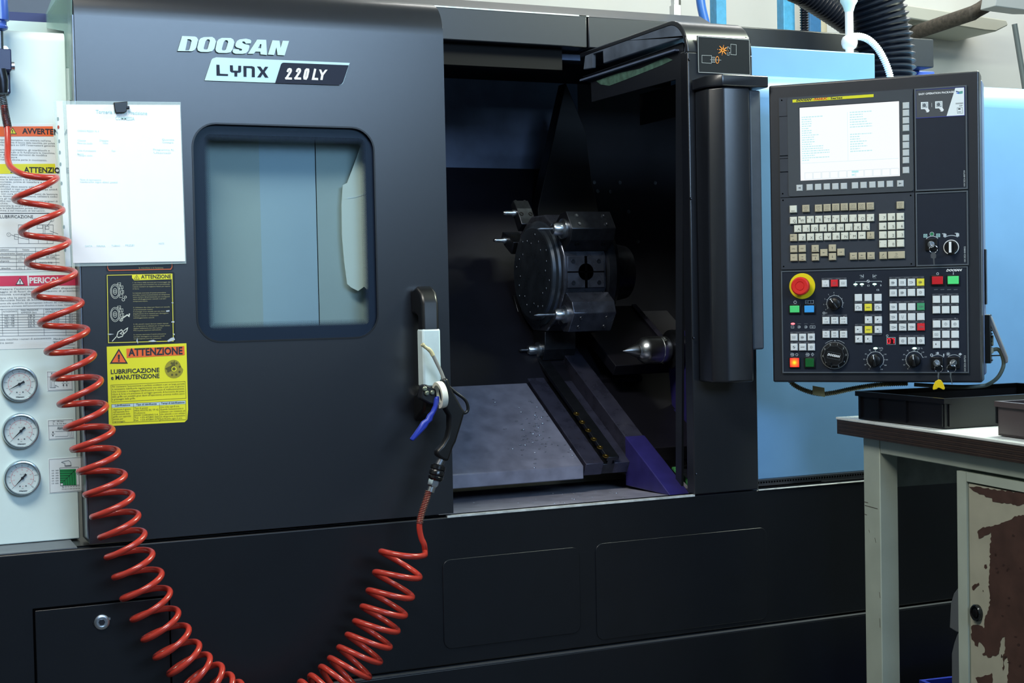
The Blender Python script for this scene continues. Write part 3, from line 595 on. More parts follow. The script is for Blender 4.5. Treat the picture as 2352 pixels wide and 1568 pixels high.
# ---- labels on the pale panel
mb = MB().prism(LP, quadpx(LP, [(-90, 286), (122, 284), (150, 622), (-70, 627)], 0), 0, .0005, M_LABELW)
mb.flat(LP, quadpx(LP, [(-90, 291), (121, 290), (123, 313), (-88, 314)], 0), .0008, M_ORA)
tri_warn(mb, LP, 29, 308, 16, M_YEL, M_INK, .0010)
para(mb, LP, [('AVVERTENZA', 51, 306.5, 160)], M_INK, .0105, .0011, bold=.03)
mb.flat(LP, quadpx(LP, [(-84, 377), (126, 376), (129, 398), (-82, 400)], 0), .0008, M_YEL)
tri_warn(mb, LP, 33, 397, 16, M_YEL, M_INK, .0010)
para(mb, LP, [('ATTENZIONE', 55, 395.5, 160)], M_INK, .0105, .0011, bold=.03)
for i, s in enumerate(['Durante il funzionamento automatico, non entrare nell\'area', 'di lavoro. Prima di accedere all\'area di lavoro della macchina, per pulizia', 'o per la manutenzione, ruotare su OFF l\'interruttore generale', 'in posizione sicura.', 'Non rimuovere coperture di protezione, gli interblocchi o', 'dispositivi di sicurezza, quando si fa funzionare la macchina,', 'pena la responsabile di incidenti derivanti da modifica', 'della macchina dall\'utilizzatore.', 'Non toccare o avvicinarsi ad alcuna parte in movimento.']):
    para(mb, LP, [(s, -60, 321+i*5.7, -60+min(186, len(s)*3.05))], M_GREYINK, .0034, .0009)
for i, s in enumerate(['Osservare le istruzioni e i manuali in dotazione per l\'uso', 'Leggere attentamente le istruzioni e le precauzioni indicate', 'e le etichette di sicurezza, prima di installare e usare', 'o eseguire la manutenzione.', 'Solo personale qualificato deve essere addetto all\'uso di', 'Indossare sempre occhiali e capi protettivi, e scarpe antinf.', 'quando si opera su questa macchina utensile.', 'Rimuovere sempre con cura gli utensili ed i pezzi da lavorare', 'Quando più persone devono lavorare assieme, utilizzare codici', 'di comunicazione tra gli operatori.', 'Non eseguire la modifica non autorizzata dei parametri originari di', 'sicurezza della macchina.', 'Non rimuovere o detenere le targhe di sicurezza attaccate', 'Controllare sempre la lubrificazione prima dell\'uso', 'indicata sulla macchina e sul manuale di istruzioni.']):
    para(mb, LP, [(s, -60, 407+i*5.55, -60+min(192, len(s)*3.15))], M_GREYINK, .0034, .0009)
mb.strip(LP, quadpx(LP, [(-80, 490), (134, 489.5)], 0), .0012, .0009, M_INK)
para(mb, LP, [('TABELLA DI LUBRIFICAZIONE', -56, 500.5, 76)], M_INK, .0062, .001)
for pts in ([(42, 516), (122, 516), (122, 559), (42, 559), (42, 516)], [(33, 538), (42, 538)], [(33, 538), (33, 549), (42, 549)], [(66, 516), (66, 559)], [(69, 536), (120, 536), (120, 540), (69, 540)], [(85, 516), (85, 524), (98, 524), (98, 516), (85, 516)], [(104, 519), (112, 519), (112, 526), (104, 526), (104, 519)], [(99, 516), (99, 536)], [(103, 516), (103, 536)], [(26, 539), (42, 545), (66, 550)], [(118, 506), (107, 520)], [(133, 537), (115, 530)], [(88, 545), (88, 559)], [(108, 540), (108, 559)]):
    mb.strip(LP, quadpx(LP, pts, 0), .0006, .0009, M_GREYINK)
for x, y, s in ((20, 538.5, '1'), (119, 504.5, '2'), (81, 505, '3')):
    f = LP.at(*LP.px(x, y)); mb.arc(f, .0035, .0005, 0, 6.29, .0009, M_GREYINK, 16); mb.text(f, s, 0, -.0015, .003, M_GREYINK, .0009, align='C')
for y in (568.5, 577, 585.5, 594, 602.5, 611, 619): mb.strip(LP, quadpx(LP, [(-80, y+.3), (136, y)], 0), .0006, .0009, M_GREYINK)
for x in (37, 81, 128): mb.strip(LP, quadpx(LP, [(x, 568.5), (x+1, 619)], 0), .0006, .0009, M_GREYINK)
mb.strip(LP, quadpx(LP, [(56, 585), (56.5, 619)], 0), .0006, .0009, M_GREYINK)
para(mb, LP, [('Posizione', -4, 575, 20), ('Volume', 51, 575, 67), ('Olio', 97, 575, 108), ('dell\'autocentrante', -14, 584, 34), ('Quantità raccomandata', 38.5, 584, 79), ('ISO VG32', 98, 583, 120), ('Lubrificazione', -6, 592.5, 24), ('1.4 L', 44, 592, 52), ('0.37 L', 60, 592, 72), ('ISO VG68', 106, 592, 126), ('Refrigerante', -2, 601, 21), ('215 L', 41, 601, 52), ('Well-Cut B 30', 90, 605, 120), ('unita idraulica', -12, 618, 24), ('10 L', 43, 618, 51), ('5.4 L', 62, 618, 71)], M_INK, .0034, .001)
mb.build('safety_notice', lathe)
mb = MB().prism(LP, quadpx(LP, [(-80, 633), (186, 629), (191, 797), (-60, 804)], 0), 0, .0005, M_LABELW)
mb.flat(LP, quadpx(LP, [(-78, 635), (184, 631), (185.5, 655), (-76, 658)], 0), .0008, M_PINK)
mb.flat(LP, quadpx(LP, [(62, 633), (66, 633), (67, 656), (64, 656)], 0), .001, M_LABELW)
tri_warn(mb, LP, 46, 654, 17.5, M_LABELW, M_INK, .0010)
para(mb, LP, [('PERICOLO', 68, 650, 154)], M_WHITE, .0112, .0012, bold=.035)
for i, s in enumerate(['Non utilizzare l\'autocentrante e gli altri dispositivi', 'di bloccaggio al di fuori dei valori massimi di pressione', 'e di velocità consigliati.', 'Controllare che le parti mobili siano', 'e ben bilanciata forza di bloccaggio.', 'Fare riferimento alle specifiche del portapezzo indicate dal costruttore.', 'e massima pressione ammessa dell\'autocentrante idraulico e max. Velocità']):
    y = (666, 672.3, 678.5, 686.5, 692, 699, 705.5)[i]; para(mb, LP, [(s, -32, y, -32+(213, 213, 110, 140, 150, 198, 200)[i])], M_GREYINK, .0034, .0009)
for y in (709, 721.5, 727.5, 733.5, 739.5, 745.5, 751.5, 757.5, 763.5, 770.5): mb.strip(LP, quadpx(LP, [(-70, y+2), (188, y-1.5)], 0), .0006, .0009, M_GREYINK)
for x in (4.5, 40.5, 100, 150): mb.strip(LP, quadpx(LP, [(x, 709.5), (x+1.5, 770)], 0), .0006, .0009, M_GREYINK)
rows = [('HS - 05', '28.9', '5.000', 'SH - 1'), ('MH - 206', '17.7', '6.000', 'SH - 1'), ('HS - 08', '23.8', '5.000', 'SH - 1'), ('MH - 208', '23.5', '4.500', 'SH - 1'), ('HS - 10', '26.5', '3.500', 'SH - 1')]
para(mb, LP, [('AUTOCENTRANTE', 7, 717, 39), ('MAX PRESSIONE', 48, 714, 88), ('AMMESSA (bar)', 48, 719.5, 84), ('MAX VELOCITA\'', 104, 712.5, 142), ('AMMESSA (rpm)', 104, 718, 140), ('CILIN', 157, 715, 178)], M_GREYINK, .0034, .0010)
for i, r in enumerate(rows):
    y = 726.8+i*6.1; para(mb, LP, [(r[0], 11, y, 33), (r[1], 64, y-.6, 80), (r[2], 116, y-1, 136), (r[3], 158, y-1.5, 176)], M_GREYINK, .0036, .001)
para(mb, LP, [('Su questa macchina i numeri di autocentrante', -16, 782, 118), ('e cilindro sono:', -24, 790, 31), ('Mandrino', 123, 780, 150), ('Maestro', 124, 789, 168)], M_GREYINK, .0036, .001)
for y in (783, 791): mb.strip(LP, quadpx(LP, [(122, y+1), (172, y)], 0), .0006, .001, M_GREYINK)
mb.build('danger_notice', lathe)
# ---- three pressure gauges and the pictogram beside each
M_DIAL = mat('gauge_dial_white', (226, 232, 230), .5); M_DRED = mat('gauge_red_print', (226, 120, 128), .5)
M_GLENS = glass_mat('gauge_lens', (246, 250, 250), .02)
for gi, (x, y, na) in enumerate(((45, 882, 207), (48.5, 990, 223), (52, 1098, 226))):
    u, v = LP.px(x, y, .012); f = LP.at(u, v)
    g = MB().lathe(f, [(.0338, 0), (.0338, .010), (.0325, .0135), (.0305, .014), (.0292, .012), (.0290, .0070)], mat('gauge_rim_steel', (176, 190, 196), .25, metal=.9), 56).build('pressure_gauge', lathe)
    d = MB().disc(f, .0292, .008, M_DIAL, 48)
    for k in range(11):
        a = math.radians(225-27*k)
        d.strip(f, [(.0225*math.cos(a), .0225*math.sin(a)), (.0245*math.cos(a), .0245*math.sin(a))], .0006, .0084, M_INK)
        if k % 2 == 0: d.text(f, str(k//2*4 or 0), .0265*math.cos(a), .0265*math.sin(a)-.001, .0022, M_INK, .0084, align='C')
    d.arc(f, .0205, .0005, math.radians(-45), math.radians(225), .0083, M_DRED, 40)
    for k in range(9):
        a = math.radians(225-33.7*k); d.strip(f, [(.0188*math.cos(a), .0188*math.sin(a)), (.0205*math.cos(a), .0205*math.sin(a))], .0006, .0084, M_DRED)
        if 0 < k < 9: d.text(f, str(k*20), .0158*math.cos(a), .0158*math.sin(a)-.001, .0019, M_DRED, .0084, align='C')
    d.text(f, 'CL 1.6', -.0005, .0062, .0022, M_INK, .0084, align='C'); d.text(f, '1', .001, .0095, .0018, M_INK, .0084, align='C')
    for q_ in (-.005, .006): d.disc(f, .0014, .0084, M_GREYINK, 12, q_, -.0155)
    d.text(f, 'psi', .0006, -.0162, .0018, M_DRED, .0084, align='C'); d.text(f, 'bar', .0002, -.0205, .002, M_INK, .0084, align='C'); d.text(f, 'Wiemann', .0005, -.0258, .0028, M_INK, .0084, align='C', shear=.2, bold=.03)
    d.build('dial_face', g)
    fr_ = f.rot(math.radians(na))
    n = MB().flat(fr_, [(-.010, -.0024), (-.007, -.0018), (.021, -.0003), (.021, .0003), (-.007, .0018), (-.010, .0024)], .0098, M_INK); n.lathe(f.at(0, 0, .0084), [(.0027, 0), (.0027, .002), (0, .0022)], M_INK, 16)
    n.build('needle', g)
    MB().disc(f, .0292, .0118, M_GLENS, 40).build('lens', g)
def plate(pts, name, label, draw):
    mb = MB().prism(LP, quadpx(LP, pts, 0), 0, .0006, M_LABELW); mb.strip(LP, quadpx(LP, [(p[0]+(1.8 if i in (0, 3) else -1.8), p[1]+(1.8 if i < 2 else -1.8)) for i, p in enumerate(pts)], 0), .0005, .0009, M_GREYINK, True)
    draw(mb); lab(mb.build(name, lathe), label)
S = lambda mb, pts, w=.0008, c=False: mb.strip(LP, quadpx(LP, pts, 0), w, .0010, M_GREYINK, c)
def d1(mb):
    para(mb, LP, [('5-60 bar', 117, 862, 156)], M_INK, .0052, .001); S(mb, [(109, 865.5), (166, 865)], .0006)
    S(mb, [(115, 871), (115, 890), (127, 890), (127, 884), (134, 888)], .0008); S(mb, [(119, 871), (119, 890)]); S(mb, [(124, 874), (124, 890)]); S(mb, [(142, 880), (158, 879.5)], .0005)
    for x in (145.5, 153):
        mb.flat(LP, quadpx(LP, [(x-2, 874), (x+2, 874), (x, 878)], 0), .001, M_INK); mb.flat(LP, quadpx(LP, [(x-2, 885), (x+2, 885), (x, 881)], 0), .001, M_INK); S(mb, [(x, 870), (x, 875)], .0006); S(mb, [(x, 884), (x, 888)], .0006)
def d2(mb):
    para(mb, LP, [('H : 40 bar', 122, 969.5, 147), ('L : 5-16 bar', 122, 975, 153)], M_INK, .0032, .001); S(mb, [(111, 977.5), (168, 976.5)], .0006)
    S(mb, [(132, 985)] + [(133.5+i*2.1, 980.5 if i % 2 == 0 else 986) for i in range(7)], .0012); S(mb, [(127, 990.5), (156, 989.5), (156, 1001), (127, 1002)], .0006); S(mb, [(118, 996.5), (126, 996)], .0006)
    S(mb, [(160, 988), (161, 1003)], .0006); S(mb, [(164, 988), (165, 1003)], .0006)
    mb.flat(LP, quadpx(LP, [(119.5, 991), (123.5, 991), (121.5, 995)], 0), .001, M_INK); mb.flat(LP, quadpx(LP, [(119.5, 1001), (123.5, 1001), (121.5, 997.5)], 0), .001, M_INK)
def d3(mb):
    S(mb, [(141, 1061), (149, 1058.5), (158, 1057), (162, 1061), (163, 1068), (149, 1069), (149, 1064), (141, 1061)], .0008); S(mb, [(149, 1070), (163, 1069.3)], .0012)
    mb.flat(LP, quadpx(LP, [(137.5, 1077.5), (174, 1076.5), (175.5, 1113), (139, 1114)], 0), .00095, M_GREEN); mb.strip(LP, quadpx(LP, [(137, 1074), (180, 1072), (182, 1113), (138.5, 1115)], 0), .0006, .0012, M_INK, True)
    for i in range(6):
        t = 1081+i*5.5; x = 170-i*5.3; mb.strip(LP, quadpx(LP, [(137.5, t), (x, t-.6), (x+1.2, 1114)], 0), .0006, .0013, M_INK)
    mb.strip(LP, quadpx(LP, [(138, 1113), (173, 1078)], 0), .0006, .0013, M_INK); mb.flat(LP, quadpx(LP, [(139, 1110), (144, 1109.5), (144.5, 1113.5), (139, 1114)], 0), .0014, M_LABELW)
    for i, (a, b) in enumerate((('810', '3600'), ('675', '3000'), ('540', '2400'), ('405', '1800'), ('270', '1200'), ('135', '600'))): para(mb, LP, [(a, 119, 1082+i*5.9, 124), (b, 127.5, 1081.6+i*5.9, 134.5)], M_INK, .0026, .001)
    for i, a in enumerate(('5', '10', '15', '20', '25', '30', '35')): para(mb, LP, [(a, 142.5+i*6.2, 1119.5-i*.4, 146.5+i*6.2)], M_INK, .0024, .001)
    for i, a in enumerate(('71', '142', '213', '284', '355', '426', '500')): para(mb, LP, [(a, 142+i*6.2, 1124.8-i*.4, 147+i*6.2)], M_INK, .0024, .001)
plate([(107, 852), (166, 852), (167, 895), (109, 898)], 'gauge_label', 'small white chuck pressure pictogram', d1)
plate([(109, 964), (168, 961), (170, 1006), (111, 1010)], 'gauge_label', 'small white spring symbol pictogram', d2)
plate([(111, 1053), (187, 1048), (190, 1127), (113, 1133)], 'gauge_label', 'white pictogram with a green pressure chart', d3)
# ------------------------------------------------------------------ compressed air regulator at the top left
ar = thing('air_regulator', 'dark blue compressed air filter at the upper left edge, feeding the red coil', 'air regulator', (LP.p(*LP.px(5, 215))))
RY = LYP-.035
RF = front(RY)
M_RNAVY = mat('regulator_navy', (36, 46, 84), .35); M_RBLUE = mat('regulator_blue', (70, 104, 196), .25, coat=.4)
p = RF.p(*RF.px(0, 105)); f = Fr(p, (1, 0, 0), (0, 1, 0), (0, 0, 1)); k_ = 1/1180.
zf = lambda y: RF.p(*RF.px(0, y)).z-p.z
MB().lathe(Fr(p, (1, 0, 0), (0, 1, 0), (0, 0, 1)), [(.0, zf(-60)), (.016, zf(-60)), (.0165, zf(5)), (.0178, zf(35)), (.0178, zf(47)), (.013, zf(50)), (.013, zf(58)), (.0155, zf(62)), (.0145, zf(67)), (.008, zf(71)), (0, zf(71))][::-1], M_RBLUE, 32).build('bowl', ar)
a_, b_ = RF.px(-40, 113), RF.px(26, 190)
bd = MB().boxf(RF, a_[0], b_[0], RF.px(25, 165)[1], a_[1], -.03, .018, M_RNAVY); bd.boxf(RF, a_[0], RF.px(25, 150)[0], RF.px(0, 210)[1], RF.px(0, 107)[1], -.034, -.02, M_RNAVY); bd.cyl(p+V3((0, 0, zf(118))), p+V3((0, 0, zf(70))), .0065, M_STEEL2, 20)
bd.build('body', ar, bevel=.002)
for y in (110, 205):
    MB().lathe(front(LYP-.034+.02).at(*RF.px(13, y)), [(.006, 0), (.006, .008), (.003, .008), (.003, .006), (0, .006)], M_CHROME, 18).build('screw', ar)
MB().cyl(RF.p(*RF.px(24, 152)), RF.p(*RF.px(33, 152)), .008, M_STEEL, 20).build('gauge_port', ar)
MB().tube([RF.p(*RF.px(-4, 165)) + V3((0, -.02, 0)), RF.p(*RF.px(2, 190)) + V3((0, -.022, 0)), RF.p(*RF.px(4, 218)) + V3((0, -.022, 0))], lambda i: (.0125, .0115, .009)[i], M_DSTEEL, 16).build('hose_fitting', ar)
# ------------------------------------------------------------------ tool turret
TY = .62
tc = W(1229, 628, TY)
TF = Fr(tc, (0, -1, 0), (0, 0, 1), (-1, 0, 0))             # faces left along the spindle axis
turret = thing('tool_turret', 'round steel tool turret with holders and drills, in the middle of the dark work area', 'turret', tc)
M_TFACE = mat('turret_face_steel', (66, 74, 84), .34, metal=.6, noise=.2, scale=30, rvar=.1)
M_TBODY = mat('turret_body_steel', (92, 96, 108), .30, metal=.75, noise=.2, scale=30, rvar=.1)
R12 = .155
poly = [(R12*math.cos(math.radians(15+30*i)), R12*math.sin(math.radians(15+30*i))) for i in range(12)]
MB().prism(TF, poly, -.130, -.010, M_TBODY).build('turret_body', turret, bevel=.004)
fp = MB().lathe(TF, [(.137, -.012), (.134, -.004), (.124, -.001), (.121, .006), (.117, .008)], M_TFACE, 64).build('face_plate', turret)
mb = MB()
for k in range(24):
    a = math.radians(15*k+4); r = .078+.012*(k % 3); MB().lathe(TF.at(r*math.cos(a), r*math.sin(a), .008), [(.0036, .0), (.0032, .0012), (.0015, .0012), (0, .0004)], M_STEEL2, 10).build('plate_bolt', fp)
for k in range(46):
    a = random.uniform(0, 6.28); r = random.uniform(.05, .112); l = random.uniform(.002, .007)
    mb.strip(TF.at(r*math.cos(a), r*math.sin(a)).rot(random.uniform(1.2, 2.2)), [(0, 0), (l, 0)], .0012, .0086, M_STEEL)
tag(mb.build('swarf_flecks', fp), 'bright swarf flecks', kind='stuff')
MB().lathe(TF, [(.150, -.131), (.158, -.136), (.158, -.156), (.140, -.175), (.085, -.185), (.07, -.26)], M_DSTEEL, 56).build('turret_collar', turret)
def station(phi, dx=-.07):
    a = math.radians(phi); Rr = TF.U*math.cos(a)+TF.V*math.sin(a); A = V3((1, 0, 0))
    return Fr(tc+A*(-dx)+Rr*.150, A, Rr.cross(A), Rr)
f = station(0)
pk = MB().boxf(f, -.052, .052, -.040, .040, -.004, .004, M_TBODY)
pk = pk.build('tool_pocket', turret, bevel=.0012)
d = MB().lathe(f.at(0, 0, .004), [(.0215, 0), (.0205, .0012), (.0195, .0008), (.0195, -.02), (0, -.02)], M_GAP, 32); d.boxf(f, -.0035, .0035, -.040, .040, .004, .0046, M_GAP); d.boxf(f, -.052, .052, -.0016, .0016, .004, .0046, M_GAP)
for u in (-.036, .036):
    for v in (-.027, .027): d.lathe(f.at(u, v, .004), [(.0055, 0), (.0055, .0015), (.0028, .0015), (.0028, .0003), (0, .0003)], M_DSTEEL, 14)
d.build('pocket_bore', pk)
def holder(phi, m, dx=-.075, hw=.055, ht=.040, h0=0., h1=.062, tool=.05, tr=.004, tn=.014, rad=.030, skew=0):
    f = station(phi, dx)
    if skew: f = Fr(f.O, f.U, f.V.copy(), f.N)
    hb = MB().prism(f, [(-hw, -ht), (hw, -ht), (hw, ht), (-hw, ht)], h0, h1*.62, m)
    hb.prism(Fr(f.O, f.V, f.N, f.U), [(-ht, h1*.62), (ht, h1*.62), (ht*.62, h1), (-ht*.62, h1)], -hw, hw, m)
    hb = hb.build('tool_holder', turret, bevel=.002)
    g = Fr(f.p(-hw, 0, rad), TF.U, TF.V, TF.N)
    t = MB().lathe(g, [(tn*1.5, 0), (tn*1.5, .006), (tn, .010), (tn, .026), (tn*.8, .032), (tn*.5, .034)], M_STEEL, 24)
    t.lathe(g, [(tr, .03), (tr, .034+tool*.8), (0, .034+tool)], M_STEEL2, 12)
    t.build('drill', hb)
    b = MB()
    for u in (-hw*.6, hw*.6):
        for v in (-ht*.3, ht*.3): b.lathe(f.at(u, v, h1), [(.005, 0), (.0045, .002), (.0022, .002), (0, .0005)], M_STEEL2, 12)
        b.lathe(Fr(f.p(u, -ht*.99, h1*.4), f.U, f.N, f.V*-1), [(.0062, 0), (.006, .0015), (.0035, .0015), (.003, -.001), (0, -.001)], M_BLACKM, 14)
    b.build('clamp_screws', hb)
holder(36, M_DSTEEL, hw=.062, ht=.044, h1=.070, tool=.04, tn=.017, rad=.034)
holder(-36, M_TBODY, hw=.060, ht=.046, h1=.066, tool=.055, tn=.015, rad=.030)
holder(-92, M_DSTEEL, dx=-.055, hw=.045, ht=.036, h1=.075, tool=.022, tn=.013, rad=.048)
holder(125, M_DSTEEL, dx=-.02, hw=.022, ht=.016, h1=.085, tool=.001, tn=.006, rad=.05)
holder(152, M_DSTEEL, dx=-.02, hw=.024, ht=.018, h1=.080, tool=.001, tn=.006, rad=.05)
holder(212, M_DSTEEL, dx=-.03, hw=.03, ht=.03, h1=.062, tool=.028, tn=.014, rad=.036)
# ------------------------------------------------------------------ tailstock
SYY = .42
tip = W(1430, 806, SYY)
CFm = Fr(tip, (0, -1, 0), (0, 0, 1), (-1, 0, 0))
ts = thing('tailstock', 'navy tailstock carrying a shiny pointed live centre, at the right of the work area', 'tailstock', (tip.x+.2, SYY, .62))
MB().lathe(CFm, [(.0, 0), (.0165, -.036), (.0175, -.046)], M_STEEL, 40).build('centre_point', ts)
MB().lathe(CFm, [(.0175, -.044), (.0245, -.048), (.033, -.060), (.0345, -.068), (.0345, -.100), (.0335, -.101), (.0335, -.104), (.0345, -.105), (.033, -.124), (.030, -.128)], M_STEEL, 48).build('centre_body', ts)
MB().lathe(CFm, [(.030, -.124), (.030, -.134), (.049, -.137), (.050, -.141), (.050, -.150), (.044, -.156), (.040, -.22)], M_DSTEEL, 48).build('quill', ts)
X7 = tip.x+.165
T_ = lambda x, y: (lambda p: (p.y, p.z))(XP(x, y, X7))
mb = MB().prism(YZ(X7), [T_(1534, 760), T_(1534, 840), T_(1541, 920), T_(1548, 1000), T_(1552, 1040), T_(1590, 1080), T_(1640, 1080), T_(1640, 760)], 0, .2, M_NAVY)
mb.build('tailstock_body', ts, bevel=.004)
ZB = ZL-.007
ft = Z(1539, 1138, ZB); X8 = ft.x; X9 = max(X8+.05, min(Z(1586, 1134, ZB).x, X8+.09))
T8 = lambda x, y: (lambda p: (p.y, p.z))(XP(x, y, X8))
hb_ = T8(1483, 1063)
MB().prism(YZ(X8), [(ft.y, ZB), hb_, (hb_[0]+.10, hb_[1]+.055), (hb_[0]+.10, ZB)], 0, X9-X8, M_NAVY).build('tailstock_base', ts, bevel=.002)
sf = Fr(V3((X9, ft.y, ZB)), (1, 0, 0), (0, hb_[0]-ft.y, hb_[1]-ZB))
lab(MB().prism(sf, [(.002, .10), (.014, .10), (.020, .012), (.012, .006)], -.001, .004, mat('worn_green_patch', (60, 128, 72), .6, noise=.4, scale=80)).build('worn_patch', ts), 'green patch beside the sloping edge')
pl = MB().prism(YZ(X7), [T_(1545, 940), T_(1568, 939), T_(1568, 1003), T_(1544, 1006)], -.006, 0, M_NAVY)
for y in (957, 975, 993):
    p = T_(1551, y); pl.lathe(Fr((X7-.006, *p), (0, -1, 0), (0, 0, 1), (-1, 0, 0)), [(.003, 0), (.0025, .001), (0, .001)], M_STEEL2, 10)
pl.build('cover_plate', ts)
# swarf: tiny bright curls lying about the work area
mb = MB(); rnd = random.Random(3)
def curl(p, s):
    a0 = rnd.uniform(0, 6.28); pts = []
    for i in range(9):
        a = a0+i*.8; pts.append(p+V3((s*(i*.25+.4*math.cos(a)), s*.4*math.sin(a), abs(s*.3*math.sin(a*1.3))+.0008)))
    mb.tube(pts, .0005, M_STEEL, 4)
for _ in range(95):
    px_, py_ = rnd.choice(((1250, 960), (1240, 1000), (1255, 940), (1310, 1050), (1200, 1000))); px_ += rnd.gauss(0, 18); py_ += rnd.gauss(0, 26)
    p = PL(px_, py_, SL.O+SL.N*.0008, SL.N)
    if p.x < lx1-.01 and LY+.01 < p.y < LY+.3: curl(p, rnd.uniform(.0015, .004))
for px_, py_ in ((1225, 980), (1229, 990), (1235, 1000), (1243, 1010), (1252, 1020), (1131, 918), (1133, 925), (1135, 932), (1227, 1055), (1226, 1065), (1226, 1075), (1196, 975), (1183, 968)):
    curl(PL(px_, py_, SL.O+SL.N*.0008, SL.N), .003)
for _ in range(40):
    p = Z(rnd.uniform(1060, 1450), rnd.uniform(1130, 1165), ZL-.004)
    if .02 < p.y < .24 and p.x < 1.25: curl(p+V3((0, 0, -.0)), rnd.uniform(.001, .003))
tag(mb.build('metal_swarf'), 'thin bright curls of metal swarf strewn over the sloping bed and sill', 'swarf', kind='stuff')
# ------------------------------------------------------------------ red coiled air hose
LA = [(130,408),(143,481),(157,554),(172,625),(187,693),(200,756),(215,812),(231,871),(243,930),(258,985),(271,1035),(286,1088),(303,1135),(317,1180),(331,1222),(349,1268),(370,1313),(389,1355),(408,1402),(432,1440),(456,1477),(480,1505),(508,1528),(531,1550)]
LB_ = [(33,457),(48,531),(62,601),(78,675),(92,742),(107,807),(122,867),(137,928),(151,983),(166,1032),(181,1083),(196,1136),(212,1187),(230,1234),(245,1280),(262,1326),(281,1375),(304,1423),(329,1469),(356,1510),(388,1548),(420,1583),(455,1615),(492,1643)]
MA = [(553,1567),(577,1580),(601,1588),(625,1591),(649,1586),(672,1577)]
MBt = [(530,1662),(569,1675),(608,1682),(648,1680),(686,1671),(722,1657)]
RA = [(694,1565),(717,1551),(741,1531),(761,1511),(782,1486),(801,1457),(818,1426),(835,1392),(849,1355),(864,1313),(878,1266)]
RB = [(755,1640),(790,1613),(822,1583),(847,1551),(872,1516),(894,1482),(912,1445),(929,1409),(945,1367),(962,1321),(976.5,1267)]
A_, B_ = LA+MA+RA, LB_+MBt+RB
nT = len(A_)
yc = lambda t: -.062-.03*t/nT
pa = [W(x, y, yc(i)) for i, (x, y) in enumerate(A_)]; pb = [W(x, y, yc(i+.5)) for i, (x, y) in enumerate(B_)]
def cr(P, t):
    i = int(math.floor(t)); f = t-i; g = lambda k: P[max(0, min(len(P)-1, k))]
    p0, p1, p2, p3 = g(i-1), g(i), g(i+1), g(i+2)
    return .5*((2*p1)+(p2-p0)*f+(2*p0-5*p1+4*p2-p3)*f*f+(3*p1-p0-3*p2+p3)*f**3)
PER = 28; pts = []
for k in range(int((nT-.5)*PER)+1):
    t = k/PER; a = 2*math.pi*t
    Ea, Eb = cr(pa, t), cr(pb, t-.5)
    c, h = (Ea+Eb)/2, (Ea-Eb)/2
    pts.append(c+h*math.cos(a)+V3((0, -h.length*.95*math.sin(a), 0)))
pre = spline([W(9, 243, .04), W(11, 262, .038), W(17, 293, .025), W(18, 335, .005), W(18, 366, -.02), W(27, 386, -.045), W(55, 401, -.075), W(95, 407, -.08), pts[0]], 8)[:-1]
post = spline([pts[-1], W(974, 1250, -.10), W(968, 1236, -.10), W(964, 1218, -.10), W(963.5, 1201, -.10), W(968, 1180, -.10), W(978, 1150, -.10), W(985, 1128, -.10)], 8)[1:]
M_HOSE = mat('red_hose', (172, 52, 40), .26, coat=.25, noise=.06, scale=40)
pts = pts[:-3]
hose = thing('coiled_air_hose', 'red coiled air hose hanging in a long loop from the regulator to the blow gun', 'air hose', (.25, -.08, .3))
MB().tube(pre+pts+post, 0.0058, M_HOSE, 12).build('coil', hose)
def spring(name, path, r, pitch, wr, m):
    P = spline(path, 10); out = []; s = 0.; U = None
    for i in range(len(P)-1):
        T = (P[i+1]-P[i]); L = T.length; T.normalize()
        U = (T.orthogonal() if U is None else U-T*U.dot(T)).normalized(); B = T.cross(U)
        st = max(2, int(L/pitch*10))
        for j in range(st):
            q_ = P[i].lerp(P[i+1], j/st); a = (s+L*j/st)/pitch*2*math.pi; out.append(q_+(U*math.cos(a)+B*math.sin(a))*r)
        s += L
    return MB().tube(out, wr, m, 5).build(name, hose)
spring('spring_guard', [W(4, 216, .045), W(8, 235, .042), W(12, 262, .038), W(18, 293, .025)], .0068, .0032, .0009, M_STEEL2)
spring('spring_guard', [W(963.5, 1202, -.10), W(968, 1180, -.10), W(978, 1150, -.10), W(985, 1125, -.10)], .0068, .0034, .0009, mat('rusty_spring', (120, 92, 84), .4, metal=.7))
g2 = lambda x, y: W(840+x/2.6133, 620+y/2.6133, -.10)
cp = MB().cyl(g2(388, 1330), g2(402, 1290), .0075, M_STEEL, 20)
a, b = g2(400, 1300), g2(411, 1258); N_ = (b-a).normalized(); U_ = N_.cross(V3((0, 1, 0))).normalized()
cp.lathe(Fr(a, U_, N_.cross(U_), N_), [(.0095, 0), (.0115, .003), (.0115, (b-a).length)], M_CHROME, 6, smooth=False); cp.build('hex_fitting', hose)
M_TAPE = mat('glossy_black_rubber', (16, 17, 20), .22)
a, b = g2(416, 1262), g2(440, 1166); L_ = (b-a).length; N_ = (b-a).normalized(); U_ = N_.orthogonal().normalized()
MB().lathe(Fr(a, U_, N_.cross(U_), N_), [(.012, 0), (.0155, .004), (.0155, L_*.25), (.0142, L_*.3), (.016, L_*.36), (.016, L_*.6), (.0145, L_*.66), (.016, L_*.72), (.0155, L_*.92), (.011, L_)], M_TAPE, 24).build('quick_coupling', hose)
